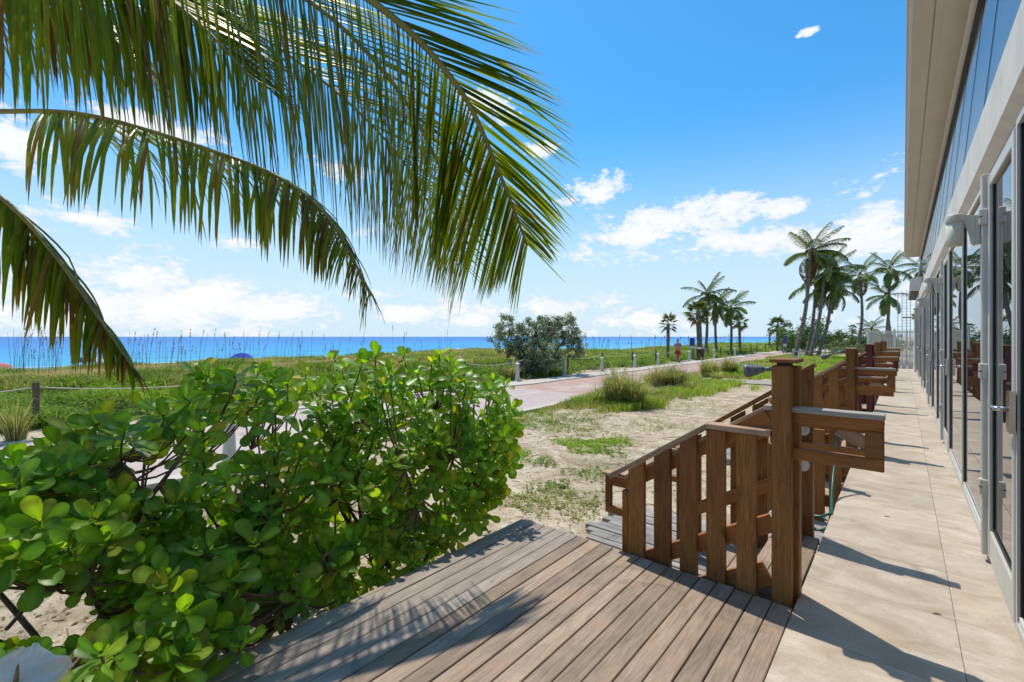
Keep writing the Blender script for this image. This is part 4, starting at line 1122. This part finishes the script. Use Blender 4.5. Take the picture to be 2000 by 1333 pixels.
# the grey green tree across the path
tb = at(1058, 735, 22.6); tb.z = ground_z(tb.x, tb.y)
def L(px, py, zc, rx, rz, ry=None): return (at(px, py, zc), (rx, ry or rx, rz))
leaf_tree('buttonwood_tree', tb, [L(990, 655, 22.6, .85, .95), L(1015, 690, 22.2, .7, .7), L(1045, 650, 22.4, .8, .75), L(1065, 690, 21.8, .95, .9), L(1078, 645, 23, .8, .75), L(1112, 650, 23, .75, 1.0), L(1125, 680, 23, .5, .6), L(1040, 712, 22, .8, .6)],
          23000, .11, (.235, .285, .185), .42, 'broad grey green leafy tree across the path', 'tree', .09)
# green domes and bushes far right
def bush(px, py, zc, w, h, n, ls, col, label, name='bush', group='bushes beyond the lawn'):
    c = at(px, py, zc); gz = ground_z(c.x, c.y); lob = []
    for k in range(5):
        a = k / 4 - .5; q = c + RGT * a * w * .75 + FWD * random.uniform(-.3, .3) * w; hh = h * (1 - 1.5 * a * a) * random.uniform(.8, 1.05)
        lob.append((Vector((q.x, q.y, gz + hh * .55)), (w * .30, w * .30, hh * .5)))
    leaf_tree(name, Vector((c.x, c.y, gz)), lob, n, ls, col, .4, label, 'bush', .06, group)
bush(1590, 680, 56, 7.2, 4.3, 8000, .26, (.11, .20, .035), 'large dome of bright green leaves behind the windblown palms', 'seagrape_bush')
bush(1655, 690, 50, 4.2, 1.5, 2600, .18, (.15, .20, .085), 'pale green low bush right of the windblown palms')
bush(1700, 690, 56, 5.5, 2.3, 3000, .2, (.07, .11, .032), 'dark bush in front of the cream fence corner')
bush(1740, 690, 60, 5.0, 2.8, 2500, .2, (.06, .105, .03), 'dark green bush behind the cream fence')
bush(1625, 690, 75, 9.0, 2.6, 3000, .25, (.10, .15, .05), 'far long green thicket to the right of the dome')
bush(1690, 690, 85, 12.0, 3.2, 3000, .3, (.08, .125, .045), 'farthest dark thicket below the lone palm')

# ------------------------------------------------------------------ dune plants, grass and weeds
def blades(mb, x, y, z, n, h, w, spread, col, lean=.5, var=.3):
    for k in range(n):
        a = random.uniform(0, 6.283); r_ = spread * random.random(); hh = h * random.uniform(.55, 1.15); l = lean * random.uniform(.2, 1.0) * hh
        bx_, by_ = x + math.cos(a) * r_, y + math.sin(a) * r_; ca, sa = math.cos(a + random.uniform(-.6, .6)), math.sin(a + random.uniform(-.6, .6))
        wx, wy = -sa * w * .5, ca * w * .5
        c = np.array(col) * random.uniform(1 - var, 1 + var)
        mb.add([(bx_ - wx, by_ - wy, z), (bx_ + wx, by_ + wy, z), (bx_ + ca * l * .35 + wx * .8, by_ + sa * l * .35 + wy * .8, z + hh * .62), (bx_ + ca * l * .35 - wx * .8, by_ + sa * l * .35 - wy * .8, z + hh * .62), (bx_ + ca * l, by_ + sa * l, z + hh * (1 - .35 * lean))],
               [(0, 1, 2, 3), (3, 2, 4)], c)
def leafy(mb, x, y, z, n, h, r_, ls, col, var=.35):
    for k in range(n):
        d = rnd_dir(); p = Vector((x + d.x * r_, y + d.y * r_, z + abs(d.z) * h * random.uniform(.3, 1.0)))
        mb.add(leaf_quad(p, Vector((d.x, d.y, abs(d.z) + .6)), ls * random.uniform(.6, 1.4), .45), [(0, 1, 2, 3)], np.array(col) * random.uniform(1 - var, 1 + var))
G_BRIGHT = (.27, .40, .045); G_MID = (.185, .285, .055); G_DARK = (.135, .195, .055); TAN = (.50, .42, .24); TANG = (.33, .36, .15)
def in_view(x, y):
    q = x * FWD.x + y * FWD.y
    if q < 2: return None
    px = 1000 + 889 * (x * RGT.x + y * RGT.y) / q
    return q if -60 < px < 1760 else None
cover = MB(); grass = MB()
cnt = 0
for k in range(30000):
    x = -12.9 - 14.5 * random.random() ** 1.15; 
    zc = 8 + 62 * random.random() ** 1.35
    px = random.uniform(-60, 1760)
    # place along the ray so that density follows the view
    q = FWD + RGT * ((px - 1000) / 889)
    if q.x > -.05: continue
    s = x / q.x
    y = q.y * s
    if s > 95 or y > 120: continue
    n1 = hnoise(x, y, .22); n2 = hnoise(x + 50, y, .7)
    zc = s
    if x > -13.6 and n1 < .1: continue
    sc = min(2.6, max(1.0, zc / 14))
    z = ground_z(x, y)
    if x > -17.8 + 2 * n1 or (px > 1150 and n2 > -.25):
        col = G_BRIGHT if (n1 + n2 > .05 and px < 700) else (G_MID if n2 > -.2 else G_DARK)
        leafy(cover, x, y, z, 9, .38 * (1 + n2 * 1.1), .22 * sc, .085 * sc, col)
        if n2 > .15: blades(cover, x, y, z, 5, .45, .02 * sc, .15, G_MID)
    else:
        col = TAN if n2 < -.05 else (TANG if n2 < .3 else G_MID)
        blades(grass, x, y, z - .02, 10, .42 * (1.1 + .5 * n2), .022 * sc, .22 * sc, col, .75)
    cnt += 1
cover.build('dune_ground_cover', M['grass'], kind='stuff', label='bright green low plants covering the foot of the dune', smooth=False)
grass.build('dune_grass', M['grass'], kind='stuff', label='tan and green dune grass on the crest', smooth=False)
# sea oats: thin stalks with seed heads standing above the crest
oats = MB()
for k in range(260):
    px = random.choice((random.uniform(-20, 900), random.uniform(0, 640), random.uniform(1100, 1560))); x = random.uniform(-18.5, -24)
    q = FWD + RGT * ((px - 1000) / 889); s = x / q.x; y = q.y * s
    if s < 0 or s > 85: continue
    z = ground_z(x, y); h = random.uniform(.8, 1.75) * (1 if px < 1000 else 1.0); a = random.uniform(-1, 1); lean = RGT * random.uniform(-.15, .35) + FWD * random.uniform(-.1, .1)
    pts = [Vector((x, y, z)), Vector((x, y, z + h * .5)) + lean * h * .15, Vector((x, y, z + h)) + lean * h * .5]
    wid = .005 * max(1, s / 22)
    tube(oats, pts, [wid, wid, wid * .7], 3, np.array((.17, .16, .08)), False)
    if random.random() < .6:
        t = pts[2]; d = (lean + Vector((0, 0, .8))).normalized()
        for j in range(7):
            p = t + d * (j - 3) * .045; leafp = leaf_quad(p, rnd_dir(), .09 * max(1, s / 26), .35); oats.add(leafp, [(0, 1, 2, 3)], np.array((.20, .16, .09)) * random.uniform(.6, 1.2))
oats.build('sea_oats', M['grass'], kind='stuff', label='thin sea oat stalks with seed heads against the water', smooth=False)

# tussocks beside the path: each one a thing
def tussock(px, py, zc, r_, h, n, label, col=G_MID, lean=.6):
    p = at(px, py, zc); z = ground_z(p.x, p.y); mb = MB()
    for k in range(n):
        a = random.uniform(0, 6.283); rr = r_ * .32 * random.random() ** .6; c = TAN if random.random() < .34 else (TANG if random.random() < .45 else col)
        c = np.array(c) * random.uniform(.7, 1.35); ca, sa = math.cos(a + random.gauss(0, .35)), math.sin(a + random.gauss(0, .35))
        hh = h * (random.uniform(.35, 1.0) if random.random() < .93 else random.uniform(1.0, 1.5)); out = lean * hh * random.uniform(.25, 1.15) * (.35 + rr / (r_ * .32)); w = .011 * max(1, zc / 12)
        x0_, y0_ = p.x + math.cos(a) * rr, p.y + math.sin(a) * rr; wx, wy = -sa * w * .5, ca * w * .5; v = []
        for u_, zz in ((0, 0), (.22, .55), (.55, .86), (1.0, .80 if out > .4 * hh else 1.0)):
            k_ = 1 - u_ * .8; v += [(x0_ + ca * out * u_ - wx * k_, y0_ + sa * out * u_ - wy * k_, z - .02 + hh * zz), (x0_ + ca * out * u_ + wx * k_, y0_ + sa * out * u_ + wy * k_, z - .02 + hh * zz)]
        mb.add(v, [(0, 1, 3, 2), (2, 3, 5, 4), (4, 5, 7, 6)], c)
    mb.build('grass_tussock', M['grass'], smooth=False, label=label, cat='grass', group='grass tussocks beside the path')
tussock(1205, 792, 12.9, .80, .92, 2200, 'big shaggy grass tussock at the near edge of the path')
tussock(1238, 795, 12.6, .66, .80, 1500, 'dark grass tussock right beside the biggest one')
tussock(1322, 758, 17.2, .8, .8, 1300, 'grass tussock in the middle of the grassy strip', G_DARK)
tussock(1290, 758, 17.6, .8, .72, 1200, 'paler grass tussock left of the middle one', TANG)
tussock(1385, 738, 22, 1.0, .8, 1300, 'round grass tussock farther along the grassy strip', G_MID)
tussock(1425, 736, 23, .9, .8, 1200, 'dark grass tussock near the floodlight on the nearest post', G_DARK)
for k_, (tx, ty_, tz, tr, th) in enumerate(((1165, 790, 13.2, .5, .5), (1262, 778, 14.6, .6, .45), (1345, 765, 16.2, .5, .4), (1270, 752, 18.4, .6, .55), (1310, 742, 20.6, .7, .5), (1358, 745, 20.0, .6, .4), (1400, 745, 20.5, .6, .45), (1450, 730, 25, .9, .5))):
    tussock(tx, ty_, tz, tr, th, 420, ['small wispy grass tuft left of the biggest tussock', 'low pale grass tuft between the big tussocks', 'low grass tuft at the sandy edge right of the middle tussock', 'wispy grass tuft by the path kerb', 'loose grass tuft farther along the path kerb', 'short grass tuft behind the middle tussock', 'short grass tuft on the sand before the round tussock', 'farthest loose grass tuft beside the nearest post'][k_], TANG if k_ % 2 else G_MID, .9)
tussock(30, 868, 8.3, .38, .72, 420, 'upright bright green grass tuft at the left edge before the rope post', (.12, .20, .03), .5)
tussock(1000, 728, 20.5, .8, .75, 700, 'dark grassy clump at the left foot of the grey green tree', G_DARK)

# strip of grass between path and sand, weeds creeping over the sand
weeds = MB(); lawn = MB()
for k in range(26000):
    y = 6 + 50 * random.random() ** 1.5; e = near_edge(y) + .25
    x = e + random.random() ** 1.2 * (1.2 + 2.8 * sstep(9, 15, y))
    n1 = hnoise(x * 1.3, y * .6, .6) + .4 * hnoise(x, y, 2.1)
    if x > -5.2 - .12 * (y - 11) * 0 + 1.2 * n1 and y < 30: 
        if n1 < .35: continue
    if n1 < -.32: continue
    dens = sstep(8.5, 12, y)
    if random.random() > .15 + .85 * dens: continue
    if 20.2 < y < 22.5: continue
    sc = max(1, y / 14); z = G0
    col = G_BRIGHT if n1 > .12 else (G_MID if n1 > -.1 else TANG)
    blades(lawn, x, y, z - .015, 4, (.08 + .20 * dens * (1 + n1)), .012 * sc, .10 * sc, TAN if random.random() < .22 else col, .8)
for k in range(9000):      # further lawn to the right of the brick path
    y = 23 + 32 * random.random(); x = random.uniform(-8.8, -1.6)
    n1 = hnoise(x * .6, y * .4, .5)
    if n1 < -.25: continue
    sc = max(1, y / 14); blades(lawn, x, y, G0 - .015, 4, .12 + .1 * n1, .014 * sc, .2, G_BRIGHT if n1 > .0 else G_MID, .8)
lawn.build('lawn_grass', M['grass'], kind='stuff', label='uneven grass strip between the path and the sand', smooth=False)
# creeping weeds in patches on the sand
patches = [(at(1140, 872, 8.2), .52, 900, G_BRIGHT), (at(1200, 862, 8.5), .35, 300, G_BRIGHT), (at(1005, 895, 7.5), .30, 260, G_BRIGHT), (at(1105, 820, 10.8), 1.1, 800, G_MID), (at(1040, 830, 10.2), .9, 600, G_MID), (at(1120, 845, 9.3), .7, 260, TANG),
           (at(1060, 905, 7.1), .25, 120, G_MID), (at(1150, 930, 6.5), .35, 120, G_MID), (at(1030, 985, 5.4), .35, 220, TANG), (at(1120, 985, 5.4), .45, 260, TANG), (at(1190, 885, 7.7), .3, 160, G_MID), (at(1280, 830, 10), .8, 260, TANG), (at(1350, 790, 13), 1.0, 260, TANG), (at(1080, 960, 5.9), .3, 140, G_MID)]
for c, r_, n, col in patches:
    for k in range(n):
        a = random.uniform(0, 6.283); rr = r_ * random.random() ** .55 * (1 + .35 * math.sin(3 * a + r_ * 9)); x = c.x + rr * math.cos(a) ; y = c.y + rr * math.sin(a)
        if x < near_edge(y) + .3: continue
        z = ground_z(x, y)
        for j in range(3):
            p = Vector((x + random.uniform(-.03, .03), y + random.uniform(-.03, .03), z + random.uniform(.005, .035)))
            weeds.add(leaf_quad(p, Vector((random.uniform(-.6, .6), random.uniform(-.6, .6), 1)), .038 * random.uniform(.6, 1.4), .5), [(0, 1, 2, 3)], np.array(col) * random.uniform(.65, 1.25))
for k in range(2600):      # stray sprigs
    x = random.uniform(-7.0, -1.4); y = 2.5 + 20 * random.random() ** 1.3
    n1 = hnoise(x, y, 1.1)
    if n1 < .05: continue
    z = ground_z(x, y)
    for j in range(4):
        p = Vector((x + random.uniform(-.06, .06), y + random.uniform(-.06, .06), z + random.uniform(.004, .03)))
        weeds.add(leaf_quad(p, Vector((random.uniform(-.8, .8), random.uniform(-.8, .8), 1)), .03 * random.uniform(.6, 1.5), .4), [(0, 1, 2, 3)], np.array(G_MID if random.random() < .5 else TANG) * random.uniform(.6, 1.2))
weeds.build('creeping_weeds', M['grass'], kind='stuff', label='green weeds creeping in patches over the sand', smooth=False)
# dry runners and litter
litter = MB()
for k in range(1500):
    x = random.uniform(-7.2, -1.3) if k % 3 else random.uniform(-6.5, -2.5); y = (1.0 + 14 * random.random() ** 1.2) if k % 3 else random.uniform(-1.0, 3.0)
    if x > -2.4 and y < 4.6: continue
    z = ground_z(x, y) + .006; a = random.uniform(0, 6.283); Ls = random.uniform(.05, .28); b = random.uniform(-.8, .8)
    p0_ = Vector((x, y, z)); p1_ = p0_ + Vector((math.cos(a), math.sin(a), .02)) * Ls * .5; p2_ = p1_ + Vector((math.cos(a + b), math.sin(a + b), -.02)) * Ls * .5
    p1_.z = p2_.z = z + .004
    tube(litter, [p0_, p1_, p2_], [.0025, .003, .002], 4, np.array((.24, .17, .11)) * random.uniform(.5, 1.5), False)
for k in range(1800):
    x = random.uniform(-6.5, -2.42); y = random.uniform(-1.2, 3.2); z = ground_z(x, y) + .006
    litter.add(leaf_quad(Vector((x, y, z)), Vector((random.uniform(-.3, .3), random.uniform(-.3, .3), 1)), random.uniform(.015, .06), random.uniform(.3, .8)), [(0, 1, 2, 3)], np.array(random.choice(((.45, .34, .24), (.30, .20, .12), (.6, .54, .47), (.36, .24, .16)))) * random.uniform(.7, 1.2))
litter.build('dry_litter', M['grass'], kind='stuff', label='dry twigs and leaf litter strewn on the sand', smooth=False)

# ------------------------------------------------------------------ the leafy shrubs beside the deck
def spoon_leaf(base, d, nrm, L, W, curl, cup):
    """obovate leaf: narrow at the stalk, broad and round at the tip"""
    d = d.normalized(); nrm = (nrm - d * nrm.dot(d)).normalized(); s = d.cross(nrm)
    us = (0, .16, .36, .58, .78, .92, 1.0); ws = (.07, .20, .55, .88, 1.0, .74, .18)
    v = []; f = []; p = Vector(base); last = 0; dd = d.copy(); nn = nrm.copy()
    for u, w in zip(us, ws):
        st = (u - last) * L; p = p + dd * st; last = u
        a = curl * st / L; dd, nn = (dd * math.cos(a) - nn * math.sin(a)), (nn * math.cos(a) + dd * math.sin(a))
        h = W * .5 * w
        v += [tuple(p + s * h + nn * cup * h), tuple(p), tuple(p - s * h + nn * cup * h)]
    for i in range(len(us) - 1):
        a = 3 * i; f += [(a, a + 1, a + 4, a + 3), (a + 1, a + 2, a + 5, a + 4)]
    return v, f
LG = [np.array((.13, .27, .026)), np.array((.16, .31, .028)), np.array((.10, .22, .028)), np.array((.215, .34, .036))]
def shrub(name_label, base_pts, tips, wood_pts):
    T = thing('leafy_shrub', tuple(base_pts[0]), name_label, 'shrub', 'leafy shrubs beside the deck')
    leaves = []
    fine = [curve_pts(b[0], 12) for b in wood_pts]
    for b in wood_pts:
        mb = MB(); tube(mb, curve_pts(b[0], 12), np.linspace(b[1], b[2], 12), 7); mb.build('branch', M['bark'], T)
    twigs = MB()
    for p, ax, dens, sc in tips:
        # twig to the nearest branch
        best = None
        for b in fine:
            for q in b[2:]:
                dd = (q - p).length
                if best is None or dd < best[0]: best = (dd, q)
        q = best[1]; m = p.lerp(q, .5) + Vector((0, 0, -.05)) - ax * .04
        tube(twigs, curve_pts([q, m, p - ax * .06, p + ax * .015], 9), np.linspace(.007, .004, 9), 5)
        n = int(random.uniform(9, 13) * dens); ph = random.uniform(0, 6.28)
        a1 = ax.cross(Vector((.2, .1, .9))).normalized(); a2 = ax.cross(a1)
        for k in range(n):
            a = ph + k * 2.4; age = k / n
            tilt = R(20) + age * R(78) + random.uniform(-.15, .15)
            d = ax * math.cos(tilt) + (a1 * math.cos(a) + a2 * math.sin(a)) * math.sin(tilt)
            d = (d + Vector((0, 0, -.12 * age))).normalized()
            Ln = sc * random.choice((random.uniform(.07, .11), random.uniform(.10, .145), random.uniform(.11, .165))) * (.62 if age < .15 else 1.0); Wd = Ln * random.uniform(.44, .56)
            up_ = ax if tilt > .3 else (a1 * math.cos(a) + a2 * math.sin(a)) * -1
            v, f = spoon_leaf(p - ax * .05 * age, d, up_, Ln, Wd, random.uniform(-.3, .9), random.uniform(.05, .35))
            c = random.choice(LG) * random.uniform(.8, 1.2)
            if random.random() < .14: c = np.array((.21, .27, .035)) * random.uniform(.8, 1.1)
            if random.random() < .02: c = np.array((.42, .36, .05))
            c = np.tile(c, (len(v), 1)); c[1::3] = c[1::3] * 1.45 + np.array((.02, .02, .0))     # pale midrib
            if random.random() < .22:
                k3 = random.randrange(4, 7); c[3 * k3:3 * k3 + 3] = c[3 * k3:3 * k3 + 3] * .45 + np.array((.17, .12, .03)) * .55   # scorched edge
            leaves.append((p, Ln, v, f, c))
    twigs.build('twig_mass', M['bark'], T, kind='stuff')
    leaves.sort(key=lambda r_: -screen_size(r_[0], r_[1]))
    rest = MB()
    for i, (p, Ln, v, f, c) in enumerate(leaves):
        if i < 300:
            mb = MB(); mb.add(v, f, c); mb.build('leaf', M['leaf'], T)
        else: rest.add(v, f, c)
    rest.build('leaf_mass', M['leaf'], T, kind='stuff')
    return len(leaves)
def outline_tips(n, top_line, depth_fn, bottom_fn, px_rng, sc=1.0, holes=()):
    """rosette tips scattered through the body of the hedge; placed in 3-D and kept apart"""
    out = []; tries = 0
    while len(out) < n and tries < n * 60:
        tries += 1
        px = random.uniform(*px_rng); py = top_line(px) + (bottom_fn(px) - top_line(px)) * random.random() ** 1.0 + random.uniform(-6, 10)
        zc = depth_fn(px, py) + abs(random.gauss(0, .35)) + (.25 if random.random() < .3 else 0)
        if any((px - hx) ** 2 / (hr[0] ** 2) + (py - hy) ** 2 / (hr[1] ** 2) < 1 for hx, hy, hr in holes) and random.random() < .97: continue
        p = at(px, py, zc)
        if p.z < G0 + .05 or (p.x > DX0 - .02 and p.z < .12): continue
        if any((p - o[0]).length < .07 for o in out): continue
        toward = (Vector((0, 0, EYE)) - p).normalized()
        upk = max(0, (p.z + .1) / 1.4)
        ax = (toward * random.uniform(.15, .9) + Vector((0, 0, 1)) * (.25 + .9 * upk) + Vector((.45, -.1, 0)) * random.random() + rnd_dir() * .45).normalized()
        out.append((p, ax, random.uniform(.8, 1.1), sc * random.uniform(.9, 1.12)))
    return out
def lerp_line(pts):
    return lambda x: float(np.interp(x, [p[0] for p in pts], [p[1] for p in pts]))
TOP = lerp_line([(-120, 925), (0, 905), (90, 880), (160, 832), (220, 795), (330, 770), (400, 722), (440, 695), (520, 722), (600, 720), (660, 692), (720, 685), (860, 690), (900, 712), (960, 735), (1003, 768)])
BOT = lerp_line([(-120, 1390), (60, 1350), (180, 1330), (380, 1290), (520, 1235), (640, 1185), (780, 1125), (860, 1085), (960, 1000), (990, 935), (1003, 880)])
def DEP(px, py):
    # the near face of the hedge leans back from the deck edge; the left end comes close to the camera
    back = np.interp(px, [-120, 0, 200, 400, 600, 800, 1000], [1.75, 1.95, 2.35, 2.75, 3.15, 3.55, 3.95])
    low = np.interp(px, [-120, 0, 200, 400, 600, 800, 1000], [1.15, 1.25, 1.45, 1.85, 2.35, 2.95, 3.55])
    t, b = TOP(px), BOT(px); u = min(1, max(0, (py - t) / max(1, b - t)))
    return back + (low - back) * (u ** .8)
HOLES = [(290, 925, (85, 52)), (470, 860, (70, 30)), (455, 900, (28, 40)), (40, 1205, (200, 92)), (560, 830, (40, 16)), (505, 1225, (30, 60)), (330, 960, (40, 20))]
def wood_for(px, zc, spread, hgt, n):
    b = at(px, 1000, zc); b.z = G0 - .05; W_ = []
    for k in range(n):
        a = random.uniform(0, 6.28); e = b + Vector((math.cos(a) * spread * .55, math.sin(a) * spread * .9, random.uniform(.55, .9) * hgt))
        m = b.lerp(e, .45) + Vector((random.uniform(-.15, .15), random.uniform(-.15, .15), random.uniform(-.05, .1)))
        W_.append(([b + Vector((random.uniform(-.06, .06), random.uniform(-.06, .06), 0)), m, e], .021, .009))
        for j in range(2):
            s = b.lerp(e, random.uniform(.45, .8)) ; e2 = s + Vector((random.uniform(-.45, .45), random.uniform(-.45, .45), random.uniform(.1, .4)))
            W_.append(([s, s.lerp(e2, .5) + Vector((0, 0, .05)), e2], .010, .006))
    return b, W_
b1, w1 = wood_for(140, 2.25, .9, 1.15, 6)
w1.append(([at(282, 985, 2.3), at(258, 930, 2.3), at(228, 895, 2.35)], .014, .008)); w1.append(([at(282, 985, 2.3), at(318, 940, 2.3), at(358, 885, 2.3)], .014, .008)); w1.append(([b1 + Vector((0, 0, .2)), at(250, 1060, 2.3), at(282, 985, 2.3)], .020, .014))
b2, w2 = wood_for(500, 3.05, .9, 1.5, 7); b3, w3 = wood_for(800, 3.65, .8, 1.5, 7)
w2.append(([at(560, 1240, 2.55), at(590, 1150, 2.5), at(640, 1080, 2.6)], .012, .007))
t1 = outline_tips(190, TOP, DEP, BOT, (-120, 360), 1.0, HOLES)
t2 = outline_tips(215, TOP, DEP, BOT, (330, 680), .96, HOLES)
t3 = outline_tips(300, TOP, DEP, BOT, (660, 1003), .90, HOLES)
shrub('large leaved green shrub at the left edge, nearest the camera', [b1], t1, w1)
shrub('glossy leaved green shrub in the middle of the hedge beside the deck', [b2], t2, w2)
shrub('dense green shrub at the far end of the deck, its shadow on the boards', [b3], t3, w3)

# a white flower in the lower left corner
fl = at(30, 1338, 1.02); F = thing('white_flower', tuple(fl), 'large ruffled white flower in the lower left corner', 'flower')
axf = (Vector((0, 0, EYE)) - fl).normalized() * .35 + Vector((0, 0, .75)) + RGT * .1
axf.normalize(); f1 = axf.cross(RGT).normalized(); f2 = axf.cross(f1)
for k in range(5):
    a = k * 2 * math.pi / 5 + .5; d = (f1 * math.cos(a) + f2 * math.sin(a)) * .9 + axf * .35
    mb = MB(); s = d.cross(axf).normalized(); nU, nV = 16, 25; v = []; ff = []
    nn = s.cross(d.normalized())
    for i in range(nU):
        u = i / (nU - 1)
        for j in range(nV):
            w = (j / (nV - 1) - .5) * 2; hw = .052 * (math.sin(math.pi * (.10 + .78 * u)) ** .8)
            p = fl + d.normalized() * (.088 * u * (1 - .10 * w * w)) + s * hw * w + nn * (.012 * math.sin(5.5 * w + k) * u * u + .004 * math.sin(17 * w + 2 * k) * u ** 3 + .0012 * math.cos(40 * w) * u + .022 * u * u * -1)
            v.append(tuple(p))
    for i in range(nU - 1):
        for j in range(nV - 1): ff.append((i * nV + j, i * nV + j + 1, (i + 1) * nV + j + 1, (i + 1) * nV + j))
    mb.add(v, ff, np.array((.95, .88, .74))); mb.build('petal', M['petal'], F)
mb = MB(); tube(mb, [fl - axf * .02, fl + axf * .03, fl + axf * .06], [.006, .004, .002], 6); mb.build('stamen', M['stem'], F)
mb = MB(); tube(mb, [fl - axf * .01, fl - Vector((.03, .02, .12)), fl - Vector((.12, .05, .35))], [.005, .004, .005], 6); mb.build('flower_stalk', M['stem'], F)
